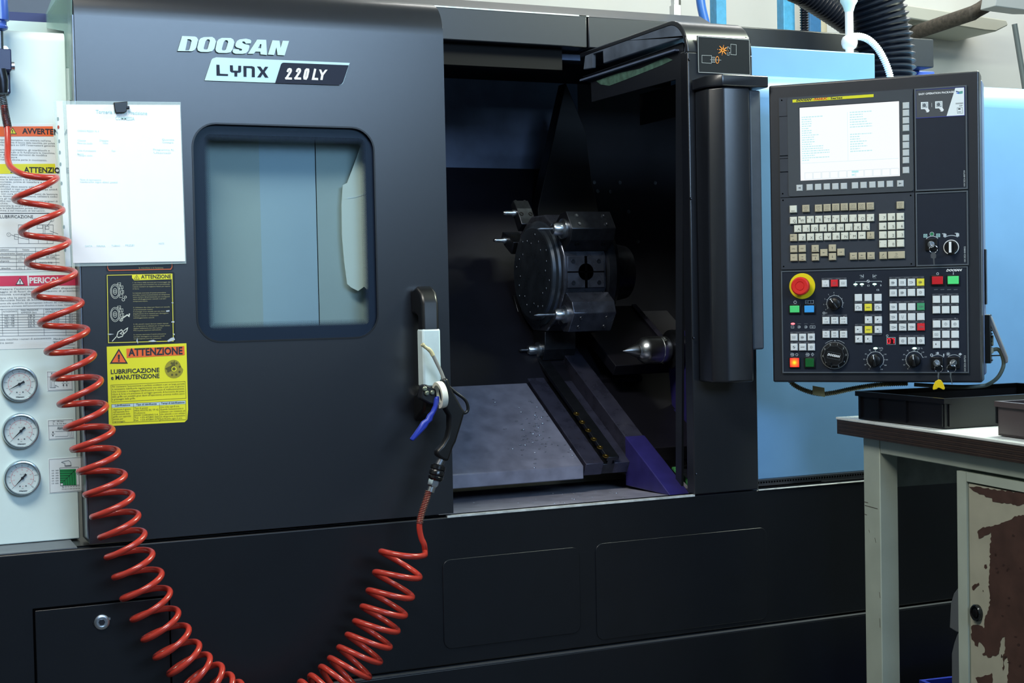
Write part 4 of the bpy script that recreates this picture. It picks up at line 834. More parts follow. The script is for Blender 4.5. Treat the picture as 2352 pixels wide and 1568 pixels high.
# ------------------------------------------------------------------ blow gun hanging on the door handle
gun = thing('air_blow_gun', 'black blow gun with blue lever and bent metal nozzle hanging from the door handle', 'blow gun', g2(470, 1140))
GF = front(-.10)
gp = lambda pts: [GF.px(840+x/2.6133, 620+y/2.6133) for x, y in pts]
MB().prism(GF, gp([(452, 662), (462, 650), (482, 645), (500, 696), (520, 735), (572, 828), (590, 850), (580, 870), (566, 920), (532, 1030), (516, 1060), (488, 1146), (455, 1140), (420, 1112), (414, 1086), (450, 1048), (478, 1000), (490, 950), (490, 872), (468, 836), (462, 760)]), -.011, .011, M_BLACK).build('gun_body', gun, bevel=.005, seg=3, angle=60)
MB().cyl(g2(436, 1176), g2(460, 1130), .0085, M_STEEL2, 20).build('hose_neck', gun)
gt = lambda x, y, d=0: g2(x, y)+V3((0, d, 0))
MB().tube(spline([gt(500, 700), gt(540, 735), gt(585, 768), gt(606, 795), gt(614, 830), gt(606, 852), gt(580, 858), gt(555, 840)], 6), .0032, M_BLACK, 10).build('hanging_loop', gun)
nz = MB().tube(spline([gt(470, 655), gt(450, 606), gt(430, 565), gt(408, 520), gt(392, 490)], 6), 0.0036, mat('nozzle_grey_metal', (158, 158, 152), .35, metal=.3), 14); nz = nz.build('nozzle', gun)
lab(MB().tube(spline([gt(404, 513), gt(392, 490), gt(376, 474), gt(360, 464), gt(344, 450), gt(338, 444)], 6), lambda i: .0042 if i < 14 or i > 22 else .0034, mat('nozzle_tan', (196, 186, 142), .5), 14).build('nozzle_tip', nz), 'cream plastic tip')
c = gt(443, 748, -.004); N_ = V3((-1., -.03, -.12)).normalized(); V_ = V3((0, 0, 1)); V_ = (V_-N_*V_.dot(N_)).normalized()
MB().lathe(Fr(c, V_.cross(N_), V_, N_), [(.020, -.006), (.0265, -.006), (.0275, 0), (.0265, .006), (.020, .006), (.020, -.006)], mat('ivory_plastic', (226, 226, 212), .4), 40, caps=False).build('locking_ring', gun)
lv = MB().prism(GF, gp([(414, 762), (440, 754), (438, 790), (424, 836), (402, 880), (396, 902), (376, 920), (362, 944), (345, 962), (286, 1023), (272, 1026), (267, 1012), (322, 934), (338, 908), (362, 892), (374, 866), (392, 848), (408, 812)]), -.006, .006, mat('lever_blue', (44, 62, 170), .3))
lv.build('lever', gun, bevel=.0035, seg=3, angle=60)
hk = MB().prism(front(-.085), [front(-.085).px(840+x/2.6133, 620+y/2.6133) for x, y in ((318, 770), (336, 690), (352, 684), (412, 716), (416, 750), (405, 808), (372, 800))], -.012, .012, mat('pivot_black', (24, 26, 30), .4))
hk = hk.build('lever_pivot', gun, bevel=.003)
for x, y in ((352, 712), (365, 738), (398, 734)):
    p = W(840+x/2.6133, 620+y/2.6133, -.098); MB().lathe(front(p.y).at(p.x, p.z), [(.0048, 0), (.0048, .004), (.003, .0055), (0, .0055)], mat('tarnished_brass', (120, 128, 112), .4, metal=.6), 14).build('pivot_nut', hk)
# ------------------------------------------------------------------ swivelling control panel
PU = V3((.698, -.716, 0)).normalized()
PC = V3((1.625, -.238, 1.256))
PN = Fr(PC, PU, (0, 0, 1))
c5 = lambda x, y: (1760+x/4.3556, 160+y/4.3556)
c6 = lambda x, y: (1760+x/4.3556, 440+y/4.3556)
c7 = lambda x, y: (1760+x/4.3556, 600+y/4.3556)
K = 1/(4.3556*1032)                                        # crop pixel -> metres on the panel
cp = thing('control_panel', 'tall dark operator panel with lit screen, keyboard and coloured buttons, beside the work area', 'control panel', PN.p(0, -.34, -.05))
tl, br = PN.px(*c5(20, 158)), PN.px(*c7(2165, 1215))
pu0, pu1, pv0, pv1 = tl[0], br[0]-.001, br[1], tl[1]
hs = MB().boxf(PN, pu0, pu1, pv0, pv1, -.075, -.004, M_DARK2).build('housing', cp, bevel=.004, seg=3)
lab(MB().boxf(PN, pu0+.02, pu1+.002, pv0+.012, pv1-.012, -.12, -.060, mat('rear_housing_blue_grey', (92, 108, 140), .4)).build('rear_housing', cp, bevel=.004), 'blue grey rear shell')
def plate_rect(cf, a, b, c, d):
    P_ = [PN.px(*cf(*q)) for q in (a, b, c, d)]
    return ((P_[0][0]+P_[3][0])/2, (P_[1][0]+P_[2][0])/2, (P_[2][1]+P_[3][1])/2, (P_[0][1]+P_[1][1])/2)
M_PLATE = mat('panel_plate_grey', (50, 56, 65), .42, noise=.05, scale=60); M_OVER = mat('panel_overlay_navy', (27, 34, 47), .38, noise=.05, scale=60)
M_BEVELE = mat('plate_edge_silver', (128, 136, 144), .28, metal=.7)
def plate_(name, R_, m, th=.003, edge=False):
    mb = MB().boxf(PN, *R_, -.004, 0, m)
    if edge: mb.fill(PN, [[(R_[0], R_[2]), (R_[1], R_[2]), (R_[1], R_[3]), (R_[0], R_[3])], [(R_[0]+th, R_[2]+th), (R_[0]+th, R_[3]-th), (R_[1]-th, R_[3]-th), (R_[1]-th, R_[2]+th)]], 0, .0018, M_BEVELE)
    o = mb.build(name, cp); return o
R1 = plate_rect(c5, (125, 278), (1470, 195), (1478, 1225), (140, 1272))
R2 = plate_rect(c6, (140, 62), (1480, 10), (1490, 748), (150, 776))
R3 = plate_rect(c5, (1482, 190), (2005, 155), (2018, 1195), (1492, 1214))
R4 = plate_rect(c6, (1492, 10), (2020, -13), (2024, 735), (1502, 747))
R5 = plate_rect(c7, (150, 90), (2020, 55), (2026, 1118), (162, 1116))
su = plate_('screen_unit', R1, M_PLATE); kb = plate_('keyboard_plate', R2, M_PLATE); fp_ = plate_('function_plate', R3, M_OVER, edge=True); sp = plate_('selector_plate', R4, M_OVER, edge=True); op = plate_('operation_plate', R5, M_OVER, .0026, edge=True)
pp = lambda cf, pts, n=0.: [PN.px(*cf(*q), n) for q in pts]
def ptxt(mb, cf, s, x, y, h, m, n, align='C', w=None, bold=0., shear=0., rot=0.):
    f = PN.at(*PN.px(*cf(x, y), n))
    if rot: f = f.rot(rot)
    mb.text(f, s, 0, 0, h*K, m, n, w=None if w is None else w*K, align=align, bold=bold, shear=shear)
# ---- screen unit
sc4 = pp(c5, [(335, 378), (1330, 318), (1336, 1065), (343, 1108)])
u0, u1 = (sc4[0][0]+sc4[3][0])/2, (sc4[1][0]+sc4[2][0])/2; v0, v1 = (sc4[2][1]+sc4[3][1])/2, (sc4[0][1]+sc4[1][1])/2
M_BEZ = mat('screen_bezel', (74, 78, 82), .22, coat=.5)
mb = MB().fill(PN, [rrect(*[PN.px(*c5(212, 380))[0], PN.px(*c5(1470, 800))[0], PN.px(*c5(800, 1245))[1], PN.px(*c5(800, 245))[1]], .006), [(u0-.001, v0-.001), (u0-.001, v1+.001), (u1+.001, v1+.001), (u1+.001, v0-.001)]], 0, .0022, M_BEZ)
lab(mb.build('screen_bezel', su, bevel=.0006), 'glossy film covered screen surround')
M_SCR = mat('lit_screen', (250, 253, 255), .3, emit=1., base=(12, 14, 16)); M_SCRT = mat('screen_text_cyan', (186, 236, 240), .3, emit=1., base=(12, 14, 16)); M_SCRG = mat('screen_button_grey', (196, 220, 226), .3, emit=1., base=(12, 14, 16))
mb = MB().rect(PN, u0, u1, v0, v1, .0006, M_SCR)
sw, sh = u1-u0, v1-v0
SX = lambda a: u0+sw*a
SY_ = lambda b: v0+sh*b
rt = random.Random(5)
for col, n0 in ((.02, 20), (.51, 17)):
    for i in range(n0):
        y = .86-i*.031 if col < .3 else .885-i*.033
        if col > .3 and i in (7, 8): continue
        x = col; L_ = rt.choice((.07, .10, .13, .17, .22, .28)); e = col+L_
        while x < e:
            w = rt.uniform(.008, .03); mb.rect(PN, SX(x), SX(min(e, x+w)), SY_(y), SY_(y+.012), .0009, M_SCRT); x += w+.006
mb.rect(PN, SX(.485), SX(.487), SY_(.24), SY_(.9), .0009, M_SCRT); mb.rect(PN, SX(.01), SX(.99), SY_(.235), SY_(.238), .0009, M_SCRT)
for i in range(11):
    a = .045+i*.0865; mb.frame(PN, SX(a), SX(a+.078), SY_(.015), SY_(.105), .0006, .0009, M_SCRG)
for i, s in enumerate(('PROGRAM', 'ALL')): pass
mb.rect(PN, SX(.522), SX(.59), SY_(.075), SY_(.10), .0010, M_SCRT); mb.rect(PN, SX(.522), SX(.55), SY_(.035), SY_(.055), .0010, M_SCRT)
lab(mb.build('screen', su), 'bright white lit screen with faint cyan text')
# brand strip, card slots, screws
st = pp(c5, [(265, 300), (1075, 248), (1076, 276), (265, 329)])
mb = MB(); us = (st[0][0], st[1][0]); vs = ((st[2][1]+st[3][1])/2, (st[0][1]+st[1][1])/2)
mb.boxf(PN, *us, *vs, 0, .0030, M_YEL)
ptxt(mb, c5, 'DOOSAN', 298, 318, 20, M_INK, .0033, 'L', 156, .05, .35); ptxt(mb, c5, '-', 461, 307, 20, M_RED, .0033, 'L', 14, .05); ptxt(mb, c5, 'FANUC', 483, 306, 20, M_RED, .0033, 'L', 126, .045); ptxt(mb, c5, 'i', 622, 298, 20, M_INK, .0033, 'L', 8, .01, .3); ptxt(mb, c5, 'Series', 642, 296, 20, M_INK, .0033, 'L', 116, .03)
mb.build('brand_strip', su)
mb = MB()
for a, b, c, d in (((130, 470), (262, 462), (266, 855), (132, 862)), ((132, 892), (264, 884), (266, 1016), (134, 1024))):
    q = pp(c5, [a, b, c, d]); mb.boxf(PN, R1[0]+.001, q[1][0], (q[2][1]+q[3][1])/2, (q[0][1]+q[1][1])/2, 0, .0012, M_PLATE); mb.strip(PN, [(R1[0]+.001, (q[0][1]+q[1][1])/2), (q[1][0], (q[0][1]+q[1][1])/2), (q[1][0], (q[2][1]+q[3][1])/2), (R1[0]+.001, (q[2][1]+q[3][1])/2)], .0009, .0014, M_GAP)
mb.build('card_slot_cover', su)
for q in ((155, 306), (1443, 225), (165, 1240), (1445, 1195)): MB().disc(PN, .0016, .0006, M_GAP, 12, *PN.px(*c5(*q))).build('plate_screw', su)
for q in ((168, 86), (1445, 38), (174, 748), (1452, 722)): MB().disc(PN, .0016, .0006, M_GAP, 12, *PN.px(*c6(*q))).build('plate_screw', kb)
M_SK = mat('soft_key_grey', (196, 202, 202), .45); M_KW = mat('key_ivory', (226, 226, 210), .45); M_KB = mat('key_tan', (190, 180, 152), .45); M_LEG = mat('key_legend', (84, 86, 84), .6)
def cap(name, parent, cf, x, y, w, h, m, n0, n1, legends=(), r=.0012, icon=None, label=None):
    u, v = PN.px(*cf(x, y), n1); w *= K; h *= K; a = .0012
    mb = MB()
    lo = [(u-w/2, v-h/2), (u+w/2, v-h/2), (u+w/2, v+h/2), (u-w/2, v+h/2)]; hi = [(u-w/2+a, v-h/2+a), (u+w/2-a, v-h/2+a), (u+w/2-a, v+h/2-a), (u-w/2+a, v+h/2-a)]
    P_ = [PN.p(*q, n0) for q in lo]+[PN.p(*q, n1-a) for q in lo]+[PN.p(*q, n1) for q in hi]
    F_ = [(8, 9, 10, 11)]+[(i, (i+1) % 4, 4+(i+1) % 4, 4+i) for i in range(4)]+[(4+i, 4+(i+1) % 4, 8+(i+1) % 4, 8+i) for i in range(4)]
    mb.add(P_, F_, m)
    f = PN.at(u, v)
    for s, dx, dy, hh, al, lm in legends: mb.text(f, s, dx*w, dy*h, hh*h, lm or M_LEG, n1+.0003, align=al)
    if icon: icon(mb, f, w/2, n1+.0003)
    o = mb.build(name, parent)
    if label: lab(o, label)
    return o
for y in (358, 432, 507, 582, 682, 755, 830, 905, 1004): cap('soft_key', su, c5, 1396, y, 62, 62, M_SK, .0022, .0045)
def tri_l(d):
    return lambda mb, f, s, n: mb.flat(f, [(-d*s*.5, 0), (d*s*.4, -s*.32), (d*s*.4, s*.32)][::d], n, M_GREYINK)
for i, (x, y) in enumerate(((331, 1182), (432, 1176), (517, 1173), (604, 1169), (690, 1167), (775, 1164), (886, 1158), (972, 1154), (1060, 1150), (1146, 1146), (1235, 1142), (1340, 1138))):
    cap('soft_key', su, c5, x, y, 62, 62, M_SK, .0022, .0045, icon=tri_l(1) if i == 0 else tri_l(-1) if i == 11 else None)
# ---- keyboard
def key(x, y, m=M_KW, big=None, small=None, low=None, w=70, icon=None):
    L_ = []
    if big: L_.append((big, .36, -.28, .40, 'R', M_LEG))
    if small: L_.append((small, -.40, .12, .2, 'L', M_LEG))
    if low: L_.append((low, 0, -.34, .15, 'C', M_LEG))
    cap('key', kb, c6, x, y, w, 70, m, 0, .0062, L_, icon=icon)
def ic_box(mb, f, s, n): mb.frame(f, -s*.5, s*.5, -s*.1, s*.55, .0004, n, M_LEG); mb.strip(f, [(-s*.2, s*.2), (s*.2, s*.3)], .0006, n, M_LEG)
def ic_arr(a, off=0.):
    def g(mb, f, s, n):
        f = f.at(0, off*s).rot(a); mb.strip(f, [(-s*.3, 0), (s*.2, 0)], .0007, n, M_LEG); mb.flat(f, [(s*.1, -s*.16), (s*.36, 0), (s*.1, s*.16)], n, M_LEG)
    return g
key(268, 174, low='RESET'); key(395, 168, M_KB, icon=ic_box, low='HELP')
for (x, y), s in zip(((521, 165), (607, 160), (694, 155), (779, 152), (866, 150), (953, 147), (1039, 144)), ('POS', 'PROG', 'OFFSET', 'SYSTEM', 'MESSAGE', 'GRAPH', 'CUSTOM')): key(x, y, M_KB, low=s, icon=ic_box)
key(1340, 134, M_KB, icon=ic_box, low='HELP')
for x, y, s, t in zip((270, 354, 439, 524, 609, 695, 779, 866, 953, 1040), (287, 282, 279, 276, 273, 271, 268, 265, 262, 260), 'QWERTYUIOP', '?@#$%&*()+'): key(x, y, big=s, small=t)
for x, y, s in zip((1164, 1251, 1340), (256, 252, 249), '789'): key(x, y, big=s)
for x, y, s, t in zip((313, 397, 482, 567, 652, 738, 824, 910, 997), (371, 368, 365, 363, 360, 358, 355, 352, 350), 'ASDFGHJKL', ' ~_  ^ []'): key(x, y, big=s, small=t.strip() or None)
for x, y, s in zip((1164, 1252, 1340), (346, 342, 338), '456'): key(x, y, big=s)
key(271, 460, M_KB, small='ABC', low='abc')
for x, y, s, t in zip((356, 441, 526, 611, 697, 783, 868), (457, 454, 452, 449, 446, 443, 440), 'ZXCVBNM', '  !,/<>'): key(x, y, big=s, small=t.strip() or None)
key(955, 438, low=None, small=None, icon=lambda mb, f, s, n: mb.text(f, 'EOB', 0, -s*.15, s*.34, M_LEG, n, align='C'))
key(1043, 437, M_KB, low='SHIFT', icon=ic_arr(1.571, .2))
for x, y, s in zip((1165, 1252, 1341), (433, 430, 426), '123'): key(x, y, big=s)
for x, y, s, t in zip((1166, 1253, 1341), (522, 518, 515), ('-', '0', '.'), ('+', '*', '/')): key(x, y, big=s, small=t)
for x, y, s in ((273, 573, 'CTRL'), (358, 569, 'AUX'), (275, 659, 'ALT')): key(x, y, M_KB, icon=lambda mb, f, q_, n, s=s: mb.text(f, s, 0, -q_*.12, q_*.3, M_LEG, n, align='C'))
key(359, 658, M_KB, low='TAB', icon=ic_arr(0, .2)); key(488, 569, M_KB, low='PAGE', icon=ic_arr(1.571, .15)); key(490, 655, M_KB, small='PAGE', icon=ic_arr(-1.571, -.3))
key(660, 564, M_KB, icon=ic_arr(1.571)); key(575, 610, M_KB, icon=ic_arr(3.142)); key(745, 605, M_KB, icon=ic_arr(0)); key(661, 650, M_KB, icon=ic_arr(-1.571))
for x, y, s in ((871, 645, 'ALTER'), (957, 643, 'INSERT'), (1046, 641, 'DELETE'), (1168, 638, 'CAN')): key(x, y, M_KB, low=s, icon=ic_arr(.7 if s == 'CAN' else 3.142, .2))
key(1301, 633, M_KB, low='INPUT', w=158, icon=lambda mb, f, s, n: mb.arc(f.at(0, s*.1), .0022, .0006, -2.5, 2.5, n, M_LEG, 14))
# ---- function plate label and print
LB3 = lambda x, y: (2090+x/15.68, 190+y/15.68)
pq = lambda pts: [PN.px(*LB3(*q)) for q in pts]
mb = MB().prism(PN, pq([(195, 265), (1960, 160), (1972, 1178), (212, 1280)]), 0, .0006, mat('label_charcoal', (70, 74, 78), .45))
mb.strip(PN, pq([(205, 268), (1960, 165), (1968, 1175), (222, 1275)]), .0014, .0009, mat('label_blue_outline', (52, 60, 140), .5), True)
mb.flat(PN, pq([(1635, 190), (1950, 172), (1960, 1165), (1320, 1200)]), .0010, M_LABELW)
for pts, c_ in (([(1655, 290), (1770, 320), (1775, 350), (1660, 330)], (40, 70, 130)), ([(1770, 320), (1900, 295), (1905, 335), (1775, 350)], (60, 150, 130)), ([(1655, 370), (1775, 350), (1780, 400), (1740, 400)], (60, 110, 210)), ([(1775, 360), (1905, 345), (1900, 385), (1780, 400)], (60, 160, 150))):
    mb.flat(PN, pq(pts), .0013, mat('emblem_%d_%d' % (c_[0], c_[1]), c_, .4))
def lt(s, x, y, h, w, m, al='L', bold=.02): f = PN.at(*PN.px(*LB3(x, y))); mb.text(f, s, 0, 0, h/15.68/1032, m, .0013, w=w/15.68/1032, align=al, bold=bold)
lt('EASY OPERATION PACKAGE', 318, 438+10, 66, 1170, M_WHITE, bold=.03); lt('DOOSAN', 1655, 775, 45, 235, M_INK); lt('EOP', 1785, 850, 40, 100, M_INK)
for x0, y0 in ((395, 700), (908, 672)):
    mb.flat(PN, pq([(x0, y0), (x0+262, y0-12), (x0+265, y0+243), (x0+3, y0+257)]), .0010, M_LABELW)
    mb.strip(PN, pq([(x0+50, y0+40), (x0+225, y0+32), (x0+225, y0+165), (x0+50, y0+170)]), .0006, .0013, M_GREYINK, True)
    mb.disc(PN, .0036, .0013, M_GREYINK, 14, *PN.px(*LB3(x0+125, y0+110)))
    f = PN.at(*PN.px(*LB3(x0+40, y0+215))); mb.text(f, 'EASY OPN', 0, 0, .002, M_GREYINK, .0013, w=.0115)
    mb.flat(PN, pq([(x0+130, y0+240), (x0+190, y0+262), (x0+180, y0+238), (x0+262, y0+225), (x0+315, y0+300), (x0+290, y0+355), (x0+235, y0+372), (x0+165, y0+350), (x0+215, y0+345)]), .0016, M_WHITE)
mb.strip(PN, pq([(785, 735), (788, 870)]), .0008, .0012, M_SK)
mb.strip(PN, pq([(1705, 900), (1890, 888), (1900, 1100), (1715, 1108)]), .0006, .0013, M_GREYINK, True)
mb.flat(PN, pq([(1740, 925), (1822, 920), (1824, 965), (1742, 970)]), .0013, M_INK); mb.flat(PN, pq([(1740, 1045), (1840, 1038), (1840, 1060), (1740, 1066)]), .0013, M_GREYINK)
mb.build('package_label', fp_)
mb = MB(); ptxt(mb, c5, '101353-00739', 1991, 1165, 16, M_SK, .0006, 'L', 150, 0, 0, math.pi/2); mb.build('plate_number', fp_)
# ---- selector plate: key switch and two-position selector
M_PRN = mat('panel_print_grey', (186, 196, 202), .5)
mb = MB(); ptxt(mb, c6, '101353-00802', 1995, 703, 16, M_SK, .0006, 'L', 148, 0, 0, math.pi/2)
mb.arc(PN.at(*PN.px(*c6(1660, 520))), 72*K, 6*K, .72, 2.42, .0006, M_PRN); mb.arc(PN.at(*PN.px(*c6(1852, 555))), 112*K, 6*K, 1.0, 2.15, .0006, M_PRN)
for x, y in ((1592, 441), (1720, 437)):
    f = PN.at(*PN.px(*c6(x, y))); mb.boxf(f, -18*K, 18*K, -17*K, 17*K, 0, .0006, mat('pictogram_mint', (150, 192, 190), .5)); mb.strip(f, [(-8*K, -8*K), (8*K, -8*K), (8*K, 8*K), (-8*K, 8*K)], .0006, .0009, M_INK, True)
for x in (1785, 1912):
    f = PN.at(*PN.px(*c6(x, 435 if x < 1800 else 430))); mb.boxf(f, -12*K, 16*K, -17*K, 12*K, 0, .0006, M_PRN); mb.strip(f, [(-20*K, 14*K), (4*K, 14*K), (10*K, 4*K)], .0014, .0007, M_PRN)
f = PN.at(*PN.px(*c6(1657, 424))); mb.disc(f, 16*K, .0006, mat('green_mark', (40, 130, 84), .5), 20); mb.arc(f, 19*K, 4*K, 0, 6.29, .0007, M_PRN, 24)
mb.build('plate_print', sp)
def key_switch(parent, cf, x, y, s=108):
    f = PN.at(*PN.px(*cf(x, y)))
    o = MB().boxf(f, -s/2*K, s/2*K, -s/2*K, s/2*K, 0, .006, M_BLACK).lathe(f, [(34*K, .006), (33*K, .013), (28*K, .014), (27*K, .0125), (0, .0125)], M_STEEL, 28).build('key_switch', parent, bevel=.0012)
    return f
ks1 = key_switch(sp, c6, 1655, 530, 112)
f = PN.at(*PN.px(*c6(1852, 556)))
MB().lathe(f, [(72*K, 0), (70*K, .003), (60*K, .004)], M_BLACK, 40).lathe(f, [(60*K, .002), (56*K, .010), (52*K, .011)], M_BLACK, 36).arc(f, 68*K, 7*K, -1.1, 4.25, .0046, M_WHITE, 40).boxf(f, -16*K, 14*K, -56*K, 54*K, .010, .019, M_BLACK).boxf(f.at(-4*K, 0), -11*K, 11*K, -52*K, 50*K, .019, .0195, M_WHITE).build('mode_selector', sp)
# ---- operation plate print
mb = MB()
ptxt(mb, c7, 'DOOSAN', 1800, 101, 22, M_WHITE, .0021, 'L', 146, .04, .35); ptxt(mb, c7, '101353-00723', 1997, 1098, 17, M_SK, .0006, 'L', 150, 0, 0, math.pi/2)
for x, y, s in ((893, 251, 'X'), (957, 251, 'Z'), (1021, 251, 'C1'), (1084, 250, 'Y'), (1147, 248, 'B'), (1116, 294, 'C2')): ptxt(mb, c7, s, x, y, 17, M_PRN, .0006, bold=.02)
mb.strip(PN, pp(c7, [(893, 214), (894, 203), (1152, 198), (1152, 208)]), 4*K, .0006, M_PRN)
f = PN.at(*PN.px(*c7(1020, 199))); mb.disc(f, 15*K, .0008, M_PRN, 20); mb.flat(f, [(0, 0), (12*K, 0), (8*K, 8*K), (0, 12*K)], .001, M_INK); mb.flat(f, [(0, 0), (-12*K, 0), (-8*K, -8*K), (0, -12*K)], .001, M_INK)
for x, d in ((955, 1), (1085, -1)):
    mb.strip(PN, pp(c7, [(x-18*d, 140), (x, 140), (x+8*d, 155), (x-10*d, 155)]), 4*K, .0006, M_PRN); mb.strip(PN, pp(c7, [(x+17*d, 133), (x+17*d, 160)]), 5*K, .0006, M_PRN); mb.strip(PN, pp(c7, [(x-16, 171), (x+16, 170)]), 4*K, .0006, M_GREYINK)
mb.arc(PN.at(*PN.px(*c7(1715, 124))), 10*K, 5*K, 0, 6.29, .0006, M_PRN, 20); mb.strip(PN, pp(c7, [(1872, 113), (1872, 130)]), 7*K, .0006, M_PRN)
for x in (1697, 1762, 1829, 1895): mb.strip(PN, pp(c7, [(x-16, 283), (x+16, 281)]), 6*K, .0006, M_GREYINK)
f = PN.at(*PN.px(*c7(290, 408))); mb.arc(f, 14*K, 4*K, 2.0, 7.4, .0006, M_PRN, 20); mb.strip(f, [(0, 4*K), (0, 18*K)], 4*K, .0006, M_PRN)
mb.strip(PN, pp(c7, [(392, 392), (473, 390), (473, 421), (393, 423)]), 3*K, .0006, M_PRN, True); mb.strip(PN, pp(c7, [(420, 392), (420, 422)]), 3*K, .0006, M_PRN); mb.strip(PN, pp(c7, [(446, 392), (447, 421)]), 3*K, .0006, M_PRN); mb.strip(PN, pp(c7, [(398, 408), (414, 407)]), 4*K, .0006, M_PRN)
for x in (330, 397, 463): mb.strip(PN, pp(c7, [(x-16, 625), (x+16, 624)]), 4*K, .0006, M_GREYINK)
for x in (264, 463): mb.strip(PN, pp(c7, [(x-(14 if x < 300 else 26), 645), (x+(14 if x < 300 else 26), 645), (x+(14 if x < 300 else 26), 667), (x-(14 if x < 300 else 26), 667)]), 3*K, .0006, M_PRN, True)
ptxt(mb, c7, '?', 264, 664, 14, M_PRN, .0006); ptxt(mb, c7, 'A?', 463, 664, 14, M_PRN, .0006)
for x, y, q in ((330, 656, 1), (398, 656, 1), (262, 933, 1.3), (415, 932, 1.3)):
    f = PN.at(*PN.px(*c7(x, y))); q *= K
    mb.strip(f, [(-12*q, 11*q), (4*q, 11*q), (12*q, 4*q), (12*q, -4*q), (4*q, -11*q), (-12*q, -11*q)], 3.5*q, .0006, M_PRN); mb.strip(f, [(-14*q, 0), (2*q, 0)], 5*q, .0006, M_PRN); mb.flat(f, [(0, -6*q), (8*q, 0), (0, 6*q)], .0006, M_PRN)
mb.arc(PN.at(*PN.px(*c7(306, 933))), 12*K, 4*K, 0, 6.29, .0006, M_PRN, 8); f = PN.at(*PN.px(*c7(463, 931))); mb.strip(f, [(0, 16*K), (14*K, 0), (0, -16*K), (-14*K, 0)], 3*K, .0006, M_PRN, True); mb.strip(f, [(0, 6*K), (0, -6*K)], 3*K, .0006, M_PRN)
f = PN.at(*PN.px(*c7(1211, 743))); mb.arc(f, 9*K, 4*K, 0, 6.29, .0006, M_PRN, 18)
ptxt(mb, c7, 'W%', 1145, 878, 20, M_PRN, .0006); ptxt(mb, c7, '%', 1556, 876, 14, M_PRN, .0006); mb.strip(PN, pp(c7, [(1512, 862), (1530, 862), (1538, 867), (1530, 874), (1512, 875)]), 3*K, .0006, M_PRN)
# dial scales
def scale(cx, cy, r, a0, a1, ticks, texts=(), rt_=1.36):
    f = PN.at(*PN.px(*c7(cx, cy))); mb.arc(f, r*K, 4*K, math.radians(a0), math.radians(a1), .0006, M_PRN, 36)
    for i in range(ticks):
        a = math.radians(a1+(a0-a1)*i/(ticks-1)); mb.strip(f, [((r+3)*K*math.cos(a), (r+3)*K*math.sin(a)), ((r+11)*K*math.cos(a), (r+11)*K*math.sin(a))], 3*K, .0006, M_PRN)
        if i < len(texts): mb.text(f, texts[i], r*rt_*K*math.cos(a), (r*rt_*math.sin(a)-6)*K, 12*K, M_PRN, .0006, align='C')
scale(685, 420, 78, -28, 215, 9, ('F', '6', '2', 'Y', '0'))
scale(1092, 985, 80, -58, 235, 11, ('0', '20', '40', '60', '80', '100', '120', '140', '160', '180', '200'))
scale(1482, 983, 80, 14, 235, 9, ('0', '20', '40', '60', '80', '100', '120', '140', '150'))
for x in (1092, 1484): mb.flat(PN, pp(c7, [(x-6, 889), (x, 901), (x+6, 889)]), .0006, M_PRN)
for cx_, cy_ in ((1715, 1015), (1880, 1015)): mb.arc(PN.at(*PN.px(*c7(cx_, cy_))), 78*K, 4*K, .75, 2.4, .0006, M_PRN, 20)
mb.arc(PN.at(*PN.px(*c7(1654, 937))), 11*K, 6*K, 0, 6.29, .0006, M_PRN, 18); mb.strip(PN, pp(c7, [(1776, 930), (1776, 945)]), 11*K, .0006, M_PRN); mb.disc(PN, 11*K, .0006, M_PRN, 16, *PN.px(*c7(1716, 917))); mb.strip(PN, pp(c7, [(1699, 910), (1699, 932), (1724, 932)]), 3*K, .0006, M_PRN)
f = PN.at(*PN.px(*c7(1820, 927)))
for a in range(8): mb.strip(f, [(0, 0), (18*K*math.cos(a*.785), 18*K*math.sin(a*.785))], 4*K, .0006, M_PRN)
mb.flat(PN, pp(c7, [(1922, 928), (1940, 914), (1960, 928), (1940, 944)]), .0006, M_PRN)
f = PN.at(*PN.px(*c7(577, 517))); mb.arc(f, 12*K, 3*K, 0, 6.29, .0006, M_PRN, 18); ptxt(mb, c7, '24', 600, 523, 14, M_PRN, .0006); mb.arc(f, 5*K, 3*K, 0, 6.29, .0006, M_PRN, 10)
f = PN.at(*PN.px(*c7(688, 940))); mb.arc(f, 150*K, 3*K, .9, 1.45, .0006, M_PRN, 14); mb.arc(f, 150*K, 3*K, 1.69, 2.24, .0006, M_PRN, 14); mb.flat(PN, pp(c7, [(680, 789), (688, 801), (696, 789)]), .0006, M_PRN)
mb.build('panel_print', op)
# indicator lamps
M_LW = mat('lamp_white_lit', (250, 250, 255), .3, emit=2.6); M_LG = mat('lamp_green_lit', (190, 255, 220), .3, emit=2.4); M_LR = mat('lamp_red_lit', (255, 96, 104), .3, emit=2.6)
def lamp(x, y, w, h, m, label):
    f = PN.at(*PN.px(*c7(x, y))); o = MB().prism(f, [(w*K*math.cos(i*.393), h*K*math.sin(i*.393)) for i in range(16)], 0, .0016, m).build('indicator_lamp', op); lab(o, label)
for x, y in ((893, 230), (957, 229), (1084, 228)): lamp(x, y, 19, 9, M_LG, 'lit green lamp')
for x in (1093, 1484): lamp(x, 869, 20, 10, M_LG, 'lit green lamp')
lamp(267, 624, 20, 10, M_LR, 'lit red lamp')
for x, y in ((456, 811), (777, 543), (777, 683), (1277, 509), (1550, 608), (1889, 577), (1704, 681)): lamp(x, y, 14, 8, M_LW, 'lit white lamp')
